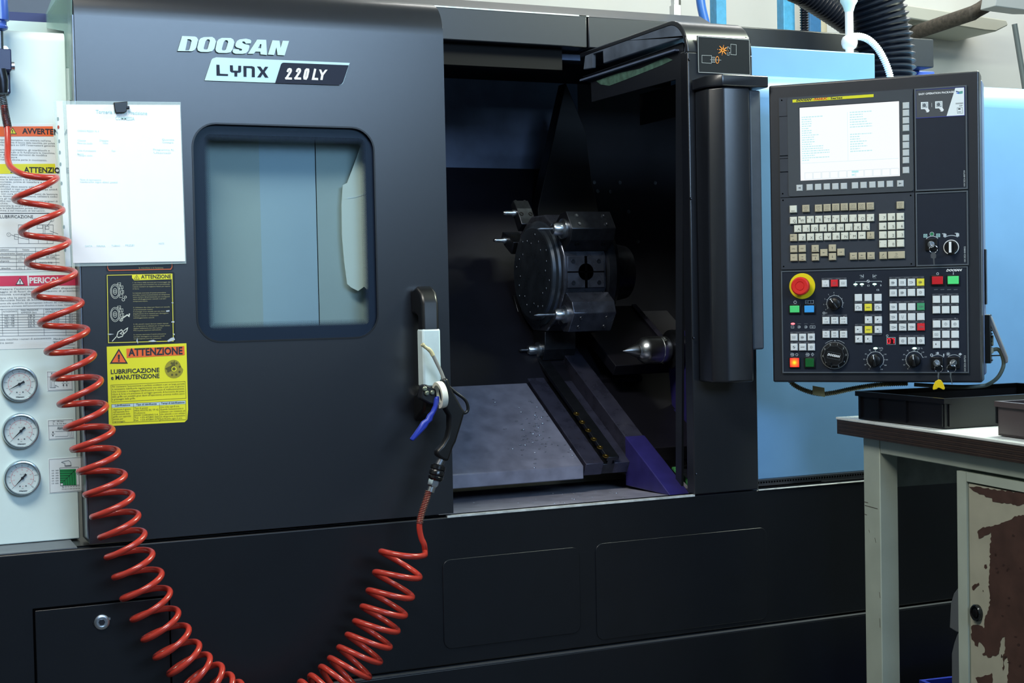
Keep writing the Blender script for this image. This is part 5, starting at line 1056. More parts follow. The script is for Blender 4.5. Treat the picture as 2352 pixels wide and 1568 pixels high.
# button rails and push buttons
M_RAIL = mat('button_rail', (92, 96, 104), .35, metal=.3)
def rail(x0, x1, y0, y1, rows):                            # dark frame behind a block of buttons
    mb = MB(); a = PN.px(*c7(x0, y0)); b = PN.px(*c7(x1, y1)); mb.boxf(PN, a[0], b[0], b[1], a[1], 0, .0012, mat('button_well', (44, 48, 57), .4))
    for y in rows:
        p0, p1 = PN.px(*c7(x0, y)), PN.px(*c7(x1, y)); vm = (p0[1]+p1[1])/2; mb.boxf(PN, a[0], b[0], vm-9*K, vm+9*K, .0012, .003, M_RAIL)
        k = max(2, round((x1-x0)/90))
        for i in range(k): mb.boxf(PN, a[0]+(b[0]-a[0])*(i+.3)/k, a[0]+(b[0]-a[0])*(i+.7)/k, vm-3.5*K, vm+3.5*K, .003, .0032, M_DARK2)
    mb.build('button_rail', op)
rail(556, 806, 166, 262, (174,)); rail(560, 812, 532, 630, (542,)); rail(562, 813, 674, 768, (684,)); rail(243, 488, 703, 894, (712, 812)); rail(884, 1154, 326, 498, (410,)); rail(985, 1155, 532, 622, (539,)); rail(889, 1158, 630, 730, (634, 728))
rail(1231, 1582, 154, 352, (162, 262)); rail(1235, 1585, 398, 694, (405, 507, 608)); rail(1329, 1584, 738, 832, (746,)); rail(1662, 1925, 324, 522, (332, 434)); rail(1664, 1925, 572, 868, (580, 681, 783))
M_BT = mat('button_white', (222, 228, 228), .4); M_BY = mat('button_yellow', (238, 226, 70), .4); M_BR = mat('button_red', (222, 42, 50), .4); M_BG = mat('button_green', (72, 160, 112), .4)
def icw(mb, f, s, n): mb.strip(f, [(-s*.55+s*.157*i, s*(.16 if i % 2 else -.16)) for i in range(8)], .0006, n, M_LEG)
def ictool(d=1, e=0):
    def g(mb, f, s, n):
        mb.strip(f, [(-s*.5, s*.2), (s*.2, s*.2), (s*.4, 0), (s*.2, -s*.2), (-s*.4, -s*.2)], .0009, n, M_GREYINK)
        if e: mb.arc(f.at(s*.62, 0), s*.13, .0005, 0, 6.29, n, M_GREYINK, 10)
    return g
def icd(mb, f, s, n): mb.strip(f, [(-s*.4, s*.32), (s*.1, s*.32), (s*.4, 0), (s*.1, -s*.32), (-s*.4, -s*.32)], .0008, n, M_GREYINK); mb.strip(f, [(-s*.4, 0), (s*.1, 0)], .0013, n, M_INK); mb.flat(f, [(0, -s*.15), (s*.22, 0), (0, s*.15)], n, M_INK)
def icc(mb, f, s, n): mb.arc(f, s*.36, .0006, 0, 6.29, n, M_GREYINK, 18); mb.arc(f, s*.15, .0005, 0, 6.29, n, M_GREYINK, 10)
def icq(mb, f, s, n): mb.strip(f, [(-s*.4, s*.3), (s*.4, s*.3), (s*.4, -s*.3), (-s*.4, -s*.3)], .0005, n, M_GREYINK, True); mb.strip(f, [(-s*.2, 0), (s*.2, 0)], .0007, n, M_GREYINK)
def icdi(mb, f, s, n): mb.strip(f, [(0, s*.42), (s*.42, 0), (0, -s*.42), (-s*.42, 0)], .0005, n, M_GREYINK, True); mb.strip(f, [(0, s*.16), (0, -s*.16)], .0007, n, M_GREYINK)
def icb(mb, f, s, n): mb.disc(f, s*.36, n, M_GREYINK, 18); mb.flat(f, [(0, 0), (s*.3, 0), (s*.2, s*.2), (0, s*.3)], n+.0003, M_BT); mb.flat(f, [(0, 0), (-s*.3, 0), (-s*.2, -s*.2), (0, -s*.3)], n+.0003, M_BT)
def ictx(t, wave=True):
    def g(mb, f, s, n):
        mb.text(f, t, 0, s*.25, s*.36, M_LEG, n, align='C')
        if wave: mb.strip(f, [(-s*.5+s*.2*(i//2), (-s*.2 if (i//2+i) % 2 else -s*.5)) for i in range(1, 11)], .0004, n, M_GREYINK)
        else: mb.strip(f, [(-s*.5, -s*.4), (s*.5, -s*.4)], .0005, n, M_LEG); mb.flat(f, [(s*.3, -s*.55), (s*.6, -s*.4), (s*.3, -s*.25)], n, M_LEG)
    return g
def icj(a, t):
    def g(mb, f, s, n):
        h = f.at(-s*.15, s*.15).rot(a); mb.strip(h, [(-s*.1, 0), (s*.16, 0)], .0012, n, M_INK); mb.flat(h, [(-s*.3, 0), (-s*.02, s*.2), (-s*.02, -s*.2)], n, M_INK); mb.text(f, t, s*.35, -s*.55, s*.3, M_GREYINK, n, align='C')
    return g
def ical(mb, f, s, n): mb.arc(f.at(-s*.15, 0), s*.4, .0008, -1.2, 4.2, n, M_GREYINK, 16); mb.strip(f, [(s*.65, s*.0), (s*.35, -s*.15), (s*.65, -s*.3)], .0005, n, M_GREYINK)
BT = [(591, 223, M_BT, ictx('I', False)), (680, 219, M_BR, icc), (767, 219, M_BT, icq), (596, 592, M_BT, ictx('X1', False)), (683, 592, M_BT, ictx('X10', False)), (771, 592, M_BT, ictx('X100', False)), (597, 731, M_BT, ictx('F0')), (684, 731, M_BT, ictx('25%')), (772, 731, M_BT, ictx('100%')),
      (276, 760, M_BT, icq), (362, 760, M_BT, icd), (449, 758, M_BT, icd), (277, 858, M_BT, icb), (363, 858, M_BT, icw), (450, 858, M_BT, icc),
      (920, 363, M_BT, None), (1018, 363, M_BT, None), (1116, 362, M_BT, None), (920, 461, M_BT, ical), (1019, 461, M_BY, icw), (1117, 460, M_BT, ical),
      (1021, 587, M_BT, icj(-1.571, '+X')), (1119, 586, M_BT, icj(-2.4, '+Y')), (922, 685, M_BT, icj(0, '-Z')), (1021, 684, M_BY, icw), (1119, 683, M_BT, icj(3.142, '+Z')), (924, 779, M_BT, icj(.7, '-Y')), (1021, 779, M_BT, icj(1.571, '-X')),
      (1268, 214, M_BT, icd), (1360, 212, M_BT, icq), (1451, 210, M_BT, ictool()), (1542, 209, M_BY, icd), (1269, 316, M_BT, icq), (1361, 314, M_BT, icd), (1451, 312, M_BT, None), (1543, 310, M_BT, icc),
      (1270, 457, M_BT, ictool()), (1362, 455, M_BT, None), (1453, 455, M_BT, None), (1545, 453, M_BG, ictool(1, 1)), (1271, 558, M_BT, ictool()), (1363, 557, M_BT, ictx('U', False)), (1453, 556, M_BT, None), (1545, 554, M_BT, None), (1271, 660, M_BT, ictool(1, 1)), (1363, 659, M_BT, ictool(1, 1)), (1454, 657, M_BT, ictool(1, 1)), (1547, 656, M_BR, ictool(1, 1)),
      (1365, 796, M_BT, icc), (1453, 795, M_BT, icdi), (1545, 794, M_BT, icc)]
BT[41] = (1363, 557, M_BT, lambda mb, f, s, n: mb.strip(f, [(-s*.25, s*.4), (-s*.15, -s*.2), (0, -s*.4), (s*.15, -s*.2), (s*.25, s*.4)], .0006, n, M_GREYINK))
for r, (ys, n_) in enumerate(((381, 0), (485, 0), (628, 1), (731, 2), (833, 3))):
    for c_ in range(3):
        ic = {(2, 1): icdi, (2, 2): icc, (3, 0): icq, (4, 0): icj(1.571, '')}.get((r, c_))
        BT.append((1701+92.7*c_+(r > 1)*1.5, ys-.6*c_, M_BT, ic))
for x, y, m, ic in BT:
    cap('push_button', op, c7, x, y, 70, 70, m, .0012, .0055, icon=ic, label={M_BR: 'red button', M_BG: 'green button', M_BY: 'yellow button'}.get(m))
# framed lit buttons
def framed(x, y, fw, fh, w, h, m, label):
    f = PN.at(*PN.px(*c7(x, y)))
    MB().boxf(f, -fw/2*K, fw/2*K, -fh/2*K, fh/2*K, 0, .004, M_BLACK).boxf(f, -w/2*K, w/2*K, -h/2*K, h/2*K, .004, .0062, m).build('framed_button', op, bevel=.0008)['label'] = label
framed(288, 477, 118, 96, 95, 68, mat('lit_green_cap', (72, 196, 112), .4, emit=.25), 'green power on button'); framed(434, 476, 118, 96, 95, 68, mat('lit_blue_cap', (54, 146, 214), .4, emit=.25), 'blue button')
framed(1715, 190, 122, 100, 102, 76, mat('dark_red_cap', (200, 26, 36), .4), 'red stop button'); framed(1872, 187, 122, 100, 102, 76, mat('bright_green_cap', (78, 208, 118), .4, emit=.2), 'green start button')
framed(438, 1012, 110, 110, 86, 86, mat('unlit_green_cap', (8, 92, 38), .4), 'dark green cycle start button')
M_HOT = bpy.data.materials.new('lit_red_cap'); M_HOT.use_nodes = True
nt = M_HOT.node_tree; b_ = nt.nodes['Principled BSDF']; tc_ = nt.nodes.new('ShaderNodeTexCoord'); vm_ = nt.nodes.new('ShaderNodeVectorMath'); vm_.operation = 'DISTANCE'; vm_.inputs[1].default_value = PN.p(*PN.px(*c7(287, 1011)), .006) - PN.p(0, -.34, -.05)
rp = nt.nodes.new('ShaderNodeValToRGB'); e_ = rp.color_ramp.elements; e_[0].position = .06; e_[0].color = (1, .55, .02, 1); e_[1].position = .62; e_[1].color = (.9, .02, .02, 1); q_ = e_.new(.3); q_.color = (1, .14, .01, 1)
ml_ = nt.nodes.new('ShaderNodeMath'); ml_.operation = 'MULTIPLY'; ml_.inputs[1].default_value = 55
nt.links.new(tc_.outputs['Object'], vm_.inputs[0]); nt.links.new(vm_.outputs['Value'], ml_.inputs[0]); nt.links.new(ml_.outputs[0], rp.inputs[0]); nt.links.new(rp.outputs[0], b_.inputs['Base Color']); nt.links.new(rp.outputs[0], b_.inputs['Emission Color']); b_.inputs['Emission Strength'].default_value = 1.0
framed(287, 1011, 110, 110, 90, 90, M_HOT, 'red cycle stop button, lit from inside')
# emergency stop
f = PN.at(*PN.px(*c7(361, 248)))
es = MB().lathe(f, [(128*K, 0), (128*K, .0025), (124*K, .0035)], mat('safety_yellow', (236, 216, 24), .4), 48).lathe(f, [(64*K, .0035), (64*K, .016)], M_BLACK, 32).build('emergency_stop', cp); lab(es, 'red mushroom stop button on a yellow disc')
MB().lathe(f, [(84*K, .014), (90*K, .017), (91*K, .024), (87*K, .029), (76*K, .031), (46*K, .0305), (44*K, .029), (40*K, .029), (38*K, .0305)], mat('stop_red', (222, 44, 40), .35), 48).build('mushroom_cap', es)
# rotary override knobs and feed selector
def knob(x, y, r, ang, label):
    f = PN.at(*PN.px(*c7(x, y))); k = r*K
    kn = MB().lathe(f, [(k, 0), (k*.98, .008), (k*.9, .012), (k*.80, .013)], M_BLACK, 36)
    g = f.rot(ang-math.pi/2); kn.prism(g, [(-k*.3, -k*.95), (k*.3, -k*.95), (k*.16, k*.95), (-k*.16, k*.95)], .010, .024, M_BLACK)
    kn = kn.build('rotary_knob', cp, bevel=.002); lab(kn, label)
    MB().boxf(g, -k*.05, k*.05, k*.25, k*.93, .024, .0246, M_WHITE).boxf(g, -k*.16, k*.16, k*.86, k*.94, .024, .0246, M_WHITE).build('pointer', kn)
knob(690, 424, 62, 2.1, 'black feed knob'); knob(1092, 990, 62, 1.66, 'black override knob on the left'); knob(1484, 990, 62, 1.62, 'black override knob on the right')
# hand pulse wheel
f = PN.at(*PN.px(*c7(687, 940)))
hw = MB().lathe(f, [(138*K, 0), (138*K, .003), (132*K, .005), (100*K, .006)], M_BLACK, 64)
for i in range(100):
    a = i*.0628; hw.strip(f, [(127*K*math.cos(a), 127*K*math.sin(a)), ((134 if i % 10 else 137)*K*math.cos(a), (134 if i % 10 else 137)*K*math.sin(a))], .0004, .0056, M_SK)
for i, s in enumerate(('0', '1', '2', '3', '4', '5', '6', '7', '8', '9')):
    a = 1.38+.55-i*.628; hw.text(f, s, 112*K*math.cos(a), (112*math.sin(a)-8)*K, 18*K, M_SK, .0062, align='C')
hw = hw.build('pulse_wheel', cp); lab(hw, 'black hand wheel with a graduated rim')
poly = [((97+3*math.cos(10*t))*K*math.cos(t), (97+3*math.cos(10*t))*K*math.sin(t)) for t in [i*.0628 for i in range(100)]]
hub = MB().prism(f, poly, .005, .016, M_BLACK, True).strip(f, [p_ for p_ in poly], .0008, .0163, M_STEEL2, True).lathe(f.at(-40*K, -76*K, .016), [(20*K, 0), (19*K, .010), (16*K, .012), (14*K, .0115), (0, .0115)], M_BLACK, 24)
g = f.rot(-.2); hub.text(g, 'DOOSAN', -62*K, -8*K, 22*K, M_WHITE, .0166, w=125*K, bold=.05, shear=.35); hub.strip(g, [(-64*K, 30*K), (60*K, 30*K), (66*K, -32*K), (-58*K, -32*K)], .0004, .0164, M_GREYINK, True)
hub.build('wheel_hub', hw)
# two-digit display
f = PN.at(*PN.px(*c7(1249, 796)))
dp = MB().boxf(f, -42*K, 42*K, -36*K, 36*K, 0, .0015, M_PRN).boxf(f, -38*K, 38*K, -32*K, 32*K, .0015, .0020, mat('display_dark_red', (64, 8, 14), .3))
M_SEG = mat('segment_red_lit', (255, 40, 52), .4, emit=2.2)
SEG = {'0': 'abcdef', '7': 'abc'}
SC_ = {'a': ((-9, 22), (9, 22)), 'b': ((11, 20), (10, 2)), 'c': ((10, -2), (9, -20)), 'd': ((-11, -22), (7, -22)), 'e': ((-11, -2), (-12, -20)), 'f': ((-10, 20), (-11, 2))}
for ch, cx in (('0', -19), ('7', 19)):
    for s in SEG[ch]:
        (ax, ay), (bx, by) = SC_[s]; dp.strip(f, [((cx+ax)*K, ay*K), ((cx+bx)*K, by*K)], 5*K, .0023, M_SEG)
lab(dp.build('tool_display', cp), 'red two-digit display reading 07')
ks2 = key_switch(op, c7, 1710, 1015, 112); ks3 = key_switch(op, c7, 1875, 1015, 112)
# side connector box with bar and vents
rx = pu1+.002
mb = MB().boxf(PN, rx, rx+.012, PN.px(2260, 838)[1], PN.px(2260, 724)[1], -.11, -.066, M_BLACK)
for y in (760, 768, 775, 785, 795, 830): mb.boxf(PN, rx+.012, rx+.015, PN.px(2260, y+3)[1], PN.px(2260, y)[1], -.10, -.08, M_DSTEEL)
mb.boxf(PN, rx+.012, rx+.016, PN.px(2260, 798)[1], PN.px(2260, 773)[1], -.098, -.082, mat('connector_khaki', (120, 122, 104), .5))
mb.build('connector_box', cp, bevel=.002)
MB().boxf(PN, rx, rx+.004, PN.px(2260, 700)[1], PN.px(2260, 570)[1], -.10, -.07, M_BLACK).build('side_vent', cp, bevel=.001)
q = lambda x, y: PN.at(0, 0, -.085).uv(PL(x, y, PN.p(0, 0, -.085), PN.N))
MB().prism(PN, [q(2257, 722), q(2270, 722), q(2278, 727), q(2315, 820), q(2315, 833), q(2309, 833), q(2308, 824), q(2270, 735), q(2257, 729)], -.098, -.072, mat('bar_grey', (96, 98, 104), .35)).build('guard_bar', cp, bevel=.002)
# ------------------------------------------------------------------ keys hanging in the switches
def hang_key(base, px_key, ring_c, ring_r, label, extra=None, ang=0.):
    o = thing('switch_key', label, 'key', base.p(0, 0, .0125), 'keys left in the panel switches' if False else None)
    rc = PN.at(*PN.px(*ring_c, .026), .026)
    bow = base.rot(ang)
    MB().boxf(bow, -.0008, .0008, -.006, .006, .0125, .026, M_STEEL).build('key_bow', o, bevel=.0006)
    MB().tube([rc.p(ring_r*math.cos(i*.2513), ring_r*math.sin(i*.2513)*.98, .0008*math.sin(i*.2513)) for i in range(26)], .0007, M_CHROME, 8).build('key_ring', o)
    return o, rc
k1, rc = hang_key(ks1, None, c6(1672, 574), 38*K, 'silver key in the upper switch, dark spare key hanging from its ring', ang=.5)
a = PN.px(*c6(1670, 610), .026); mb = MB().prism(PN, pp(c6, [(1645, 630), (1660, 606), (1684, 606), (1700, 632), (1698, 662), (1684, 668), (1686, 728), (1674, 730), (1668, 668), (1648, 662)], .026), .0255, .0275, mat('grey_key', (120, 124, 128), .35, metal=.8)); mb.build('spare_key', k1)
k2, rc = hang_key(ks2, None, c7(1725, 1072), 37*K, 'silver key in the lower left switch with a yellow plastic fob', ang=.7)
M_FOB = mat('fob_yellow', (240, 206, 30), .32)
mb = MB().prism(PN, pp(c7, [(1718, 1105), (1732, 1105), (1730, 1150), (1722, 1185), (1728, 1190), (1726, 1215), (1719, 1215), (1718, 1180), (1712, 1150)], .027), .0262, .0278, M_CHROME); mb.build('snap_link', k2)
fb = MB().prism(PN, pp(c7, [(1724, 1180), (1748, 1188), (1768, 1215), (1786, 1262), (1784, 1282), (1768, 1284), (1740, 1268), (1722, 1262), (1706, 1278), (1672, 1286), (1664, 1276), (1670, 1244), (1690, 1200)], .027), .0250, .0282, M_FOB)
fb.strip(PN, pp(c7, [(1750, 1192), (1768, 1225), (1784, 1272)], .0282), .0009, .0292, mat('fob_light_edge', (250, 226, 70), .35)); fb.strip(PN, pp(c7, [(1690, 1210), (1708, 1250), (1722, 1262)], .0282), .0008, .0292, MATS['fob_light_edge'])
fb.build('fob', k2, bevel=.001)
k3, rc = hang_key(ks3, None, c7(1852, 1072), 41*K, 'silver key in the lower right switch with a thin spare key', ang=-.7)
MB().prism(PN, pp(c7, [(1838, 1108), (1848, 1104), (1852, 1120), (1850, 1150), (1858, 1190), (1864, 1228), (1856, 1228), (1848, 1190), (1838, 1150)], .027), .0262, .0276, M_CHROME).build('spare_key', k3)
# ------------------------------------------------------------------ cables under and beside the panel
bk = PN.at(0, 0, -.085)
B_ = lambda x, y, n=-.085: PL(x, y, PN.p(0, 0, n), PN.N)
def ribbed(path, r, amp, pitch, m, k=14):
    P_ = spline(path, 40); out = []; s = 0.; L_ = sum((P_[i+1]-P_[i]).length for i in range(len(P_)-1)); n = int(L_/pitch*6); i = 0
    seg = [(P_[j+1]-P_[j]).length for j in range(len(P_)-1)]; acc = 0.; j = 0; pts = []
    for q_ in range(n+1):
        d = L_*q_/n
        while j < len(seg)-1 and acc+seg[j] < d: acc += seg[j]; j += 1
        pts.append(P_[j].lerp(P_[j+1], min(1, (d-acc)/max(1e-9, seg[j]))))
    rad = [r+amp*(math.cos(2*math.pi*q_/6)) for q_ in range(n+1)]
    return MB().tube(pts, lambda i: rad[i], m, k)
cn = thing('panel_conduit', 'olive ribbed conduit sagging under the control panel', 'conduit', B_(1930, 905))
ribbed([B_(1812, 868), B_(1822, 882), B_(1846, 895), B_(1880, 904), B_(1912, 902), B_(1960, 892), B_(2010, 884), B_(2050, 881), B_(2085, 880)], .0052, .0010, .0042, mat('olive_conduit', (112, 106, 78), .5)).build('ribbed_tube', cn)
lab(MB().prism(bk, [bk.px(*q) for q in ((1868, 885), (1895, 890), (1896, 911), (1868, 905))], .007, .0085, mat('cable_tag', (170, 160, 112), .5)).build('cable_tag', cn), 'pale cable tie tag')
cb = thing('panel_cable', 'grey-green cable looping from the side plug to beneath the control panel', 'cable', B_(2290, 880))
MB().tube(spline([B_(2281, 803), B_(2292, 802), B_(2300, 812), B_(2305, 830), B_(2303, 846), B_(2292, 866), B_(2274, 880), B_(2255, 886), B_(2200, 888, -.06), B_(2100, 883, -.06)], 8), .0042, mat('cable_grey_green', (84, 96, 90), .45), 12).build('cable_run', cb)
lab(MB().boxf(bk, *sorted((bk.px(2267, 803)[0], bk.px(2282, 803)[0])), *sorted((bk.px(2270, 811)[1], bk.px(2270, 798)[1])), -.008, .008, mat('plug_grey', (150, 152, 140), .5)).build('plug', cb, bevel=.0015), 'pale grey plug')
MB().tube([B_(2270, 817), B_(2290, 816), B_(2305, 816)], .0014, M_BLACK, 8).build('thin_lead', cb)
# ------------------------------------------------------------------ work bench in front of the machine, on the right
BZ = .835
Pa = Z(1920, 957, BZ); Pb = Z(2352, 1018, BZ)
bd_ = (Pb-Pa).normalized()
BF = Fr(Pa, bd_, (0, 0, 1))                                # u runs along the front edge towards the camera, n points left
BL, BD = 1.35, .70
M_BGREY = mat('bench_grey_green', (168, 180, 170), .5, noise=.06, scale=14, rvar=.08); M_WORN = mat('worn_paint_dark', (70, 60, 54), .7)
M_PLY = mat('plywood_edge_brown', (40, 30, 27), .6, noise=.35, scale=50)
bench = thing('workbench', 'grey-green steel workbench with a white top and dark layered wooden edge, in the right foreground', 'workbench', BF.p(.6, -BZ, -.3))
mb = MB().boxf(BF, 0, BL, -.006, 0, -BD, .001, mat('bench_white_laminate', (216, 224, 224), .3, noise=.05, scale=20, rvar=.1)); mb.build('bench_top', bench, bevel=.0015)
th = -BF.px(1925, 996)[1]
mb = MB().boxf(BF, .004, BL, -th, -.006, -BD, 0, M_PLY)
for i in range(7): mb.boxf(BF, .010, BL, -th+.004+i*(th-.010)/7, -th+.0052+i*(th-.010)/7, -.0002, .0004, mat('ply_dark_line', (34, 24, 22), .8) if i % 2 else mat('ply_light_line', (58, 43, 35), .7))
mb.build('layered_edge', bench, bevel=.004)
LF = BF.at(0, 0, -.022)
lu0, lu1 = LF.px(1985, 1200)[0], LF.px(2022, 1200)[0]
def leg(u0, u1, n0, n1): return MB().boxf(LF, u0, u1, -BZ, -th, n0, n1, M_BGREY).build('leg', bench, bevel=.002)
leg(lu0, lu1, -.045, 0); leg(BL-.10, BL-.04, -.045, 0); leg(lu0, lu1, -BD+.045, -BD+.09); leg(BL-.10, BL-.04, -BD+.045, -BD+.09)
ru = LF.px(2030, 1043)
MB().boxf(LF, lu1+.001, BL-.04, ru[1], -th, -.03, -.001, M_BGREY).build('front_rail', bench, bevel=.002)
ez = PL(2060, 1117, LF.p(lu0+.02, 0, 0), LF.U).z-BZ
MB().boxf(LF, lu0+.01, lu0+.025, ez, -th, -BD+.05, -.046, mat('apron_dull_grey', (160, 168, 162), .6, noise=.2, scale=25)).build('end_apron', bench)
mb = MB()
for x0, y0, x1, y1 in ((1986, 1152, 1994, 1154), (1987, 1160, 2016, 1168), (1986, 1180, 1991, 1182), (2010, 1235, 2012, 1245), (2020, 1360, 2022, 1372), (2021, 1420, 2022, 1440), (1996, 1217, 1998, 1222)):
    a, b = LF.px(x0, y0), LF.px(x1, y1); mb.strip(LF, [a, b], .0012, .0006, M_WORN)
lab(mb.build('paint_scratches', bench), 'dark scratches on the leg')
# under-bench cabinet
cu0 = LF.px(2200, 1300)[0]; ctop = LF.px(2210, 1078)[1]-.004
cab = thing('bench_cabinet', 'steel cabinet under the bench with a cream door whose paint has peeled to brown', 'cabinet', LF.p(cu0+.25, -BZ, -.3))
cu1 = BL-.11; fu0 = LF.px(2222, 1300)[0]; dtop = LF.px(2232, 1112)[1]
mb = MB().boxf(LF, cu0, cu1, -BZ+.03, ctop, -BD+.10, -.020, M_BGREY)
mb.boxf(LF, cu0, fu0-.001, -BZ+.03, ctop, -.020, 0, M_BGREY); mb.boxf(LF, fu0, cu1, dtop+.004, ctop, -.020, 0, M_BGREY); mb.boxf(LF, cu1-.02, cu1, -BZ+.03, dtop, -.020, 0, M_BGREY)
mb.build('cabinet_body', cab, bevel=.0015)
M_CREAM = mat('cream_door_paint', (168, 168, 152), .5, noise=.06, scale=20, rvar=.1); M_PEEL = mat('bare_brown_primer', (70, 50, 44), .6, noise=.2, scale=30)
dr = MB().boxf(LF, fu0+.003, cu1-.023, -BZ+.04, dtop, -.018, -.003, M_CREAM).build('cabinet_door', cab, bevel=.001)
DFm = LF.at(0, 0, -.003); cz = lambda x, y: (2152+x/3.085, 1060+y/3.085)
def ragged(pts, amp=2., n=5):
    r_ = random.Random(len(pts)*7+int(pts[0][0])); out = []
    for i in range(len(pts)):
        a, b = pts[i], pts[(i+1) % len(pts)]
        L_ = math.hypot(b[0]-a[0], b[1]-a[1]); k = max(1, int(L_/14))
        for j in range(k):
            t = j/k; q = amp*3 if j else 0
            out.append((a[0]+(b[0]-a[0])*t+r_.uniform(-q, q), a[1]+(b[1]-a[1])*t+r_.uniform(-q, q)))
    return out
far = 900
PE = [[(222, 172), (700, 235), (700, 320), (610, 300), (585, 312), (480, 290), (445, 290), (395, 282), (392, 258), (360, 252), (318, 232), (268, 212)],
      [(580, 378), (700, 385), (far, 420), (far, 1700), (500, 1700), (500, 1560), (510, 1420), (500, 1385), (482, 1400), (470, 1480), (468, 1400), (485, 1330), (485, 1240), (466, 1245), (450, 1275), (440, 1360), (372, 1388), (322, 1362), (340, 1350), (338, 1315), (300, 1275), (292, 1310), (270, 1300), (262, 1270), (244, 1235), (245, 1165), (275, 1155), (310, 1160), (335, 1180), (345, 1090), (375, 1020), (378, 950), (370, 900), (376, 700), (385, 500), (352, 520), (298, 545), (292, 488), (330, 462), (400, 455), (450, 440)],
      [(338, 730), (352, 726), (358, 748), (348, 760), (336, 750)], [(250, 885), (270, 865), (298, 856), (302, 872), (280, 890), (262, 912), (252, 905)], [(275, 1530), (330, 1520), (390, 1495), (398, 1540), (380, 1590), (290, 1590)], [(325, 908), (332, 912), (328, 924)], [(412, 648), (428, 652), (424, 672), (412, 668)]]
mb = MB()
for P_ in PE: mb.flat(DFm, [DFm.px(*cz(*q)) for q in ragged(P_)], .0006, M_PEEL)
rr = random.Random(2)
for _ in range(16):
    x, y = rr.uniform(420, 600), rr.uniform(500, 1500); mb.flat(DFm, [DFm.px(*cz(x+rr.uniform(3, 16)*math.cos(a), y+rr.uniform(3, 14)*math.sin(a))) for a in [i*.785 for i in range(8)]], .0009, mat('primer_dark_spot', (52, 36, 32), .6))
lab(mb.build('peeled_patches', dr), 'ragged brown bare patches')
f = DFm.at(*DFm.px(*cz(290, 1070)))
MB().lathe(f, [(.0165, 0), (.0165, .006), (.0145, .008), (.012, .007), (.011, .004), (.009, .004), (.0085, .007), (.0045, .0085), (0, .0085)], mat('lock_dark_chrome', (70, 74, 76), .18, metal=.9), 32).boxf(f, -.0008, .0008, -.004, .004, .0085, .009, M_BLACK).build('lock', dr)
# bins on the bench
def bin_(name, label, fr, w, d, h, m, wall=.004, rim=.010, ribs=(), extra=None):
    o = thing(name, label, 'bin', fr.O)
    mb = MB().boxf(fr, 0, w, 0, wall, 0, d, m)             # frame: u = width, v = up, n = depth
    mb.boxf(fr, 0, w, 0, h, 0, wall, m); mb.boxf(fr, 0, w, 0, h, d-wall, d, m); mb.boxf(fr, 0, wall, 0, h, 0, d, m); mb.boxf(fr, w-wall, w, 0, h, 0, d, m)
    mb.build('bin_body', o, bevel=.001)
    a = .005; rf = Fr(fr.p(0, h, 0), fr.U, fr.N, fr.V)
    rm = MB().fill(rf, [[(-a, -a), (w+a, -a), (w+a, d+a), (-a, d+a)], [(wall, wall), (wall, d-wall), (w-wall, d-wall), (w-wall, wall)]], -rim, 0.0005, m)
    rm.build('rim', o)
    for r in ribs: MB().boxf(fr, w*r, w*r+.006, .002, h-rim, -.004, 0, m).build('rib', o)
    return o
M_BIN = mat('black_bin_plastic', (10, 10, 14), .3, noise=.2, scale=20); M_BIN2 = mat('brown_grey_bin', (78, 70, 72), .4)
C0 = Z(2170, 985, BZ+.001); A0 = Z(1972, 962, BZ+.001)
du = (A0-C0).normalized(); dn = V3((du.y, -du.x, 0))
hgt = PL(2170, 916, C0, V3((_F.x, _F.y, 0))).z-C0.z
Fb = Fr(C0+V3((0, 0, .0005)), dn, (0, 0, 1), du)           # u to the right, n along the left side
bw, bdp = .44, (A0-C0).length
o = bin_('storage_bin', 'large black plastic bin on the bench, under the control panel', Fb, bw, bdp, min(hgt, .078), M_BIN)
FL = Fr(Fb.O, -du, (0, 0, 1))
for r in (.02, .42, .74, .97): MB().boxf(FL, -bdp*r-.003, -bdp*r+.003, .004, hgt-.012, .0, .004, M_BIN).build('rib', o)
for r in (.02, .30, .33): MB().boxf(Fb, bw*r, bw*r+.006, .004, hgt-.012, -.004, 0, M_BIN).build('rib', o)
lab(MB().boxf(Fb, bw*.36, bw*.50, .014, hgt-.014, -.0045, -.0035, mat('torn_label_film', (150, 166, 160), .3, noise=.5, scale=60)).build('torn_label', o), 'torn pale label pocket')
C1 = Z(2293, 1000, BZ+.001)
h1 = PL(2293, 922, C1, V3((_F.x, _F.y, 0))).z-C1.z
F1 = Fr(C1+V3((0, 0, .0005)), bd_, (0, 0, 1), V3((-bd_.y, bd_.x, 0)))
bin_('storage_bin', 'small brown-grey plastic bin near the front edge of the bench', F1, .26, .18, min(h1, .085), M_BIN2)
# things under the bench
M_BLUEB = mat('blue_crate_plastic', (44, 62, 176), .4)
ck_ = BF.at(0, 0, -.26); cu_, cv_ = ck_.px(2118, 1562)
fr = Fr(ck_.p(cu_, -BZ+.001, 0), BF.U, BF.V, -BF.N)
hb = cv_+BZ-.001
bin_('blue_crate', 'blue plastic crate on the floor under the bench', fr, .24, .30, hb, M_BLUEB, .005, .02)
gq = LF.at(0, 0, -.13)
Lq = lambda pts: [gq.px(*p) for p in pts]
gr = thing('grey_container', 'grey plastic container half hidden behind the bench cabinet', 'container', gq.p(*gq.px(2195, 1560)))
MB().prism(gq, Lq([(2180, 1442), (2183, 1385), (2190, 1362), (2199, 1350), (2206, 1348), (2206, 1454), (2197, 1452)]), -.1, 0, mat('container_grey', (92, 98, 104), .5)).build('upper_shell', gr, bevel=.003)
lo = Lq([(2183, 1560), (2184, 1500), (2190, 1475), (2198, 1453), (2206, 1453), (2206, 1560)]); lo = lo[:1]+lo[1:]
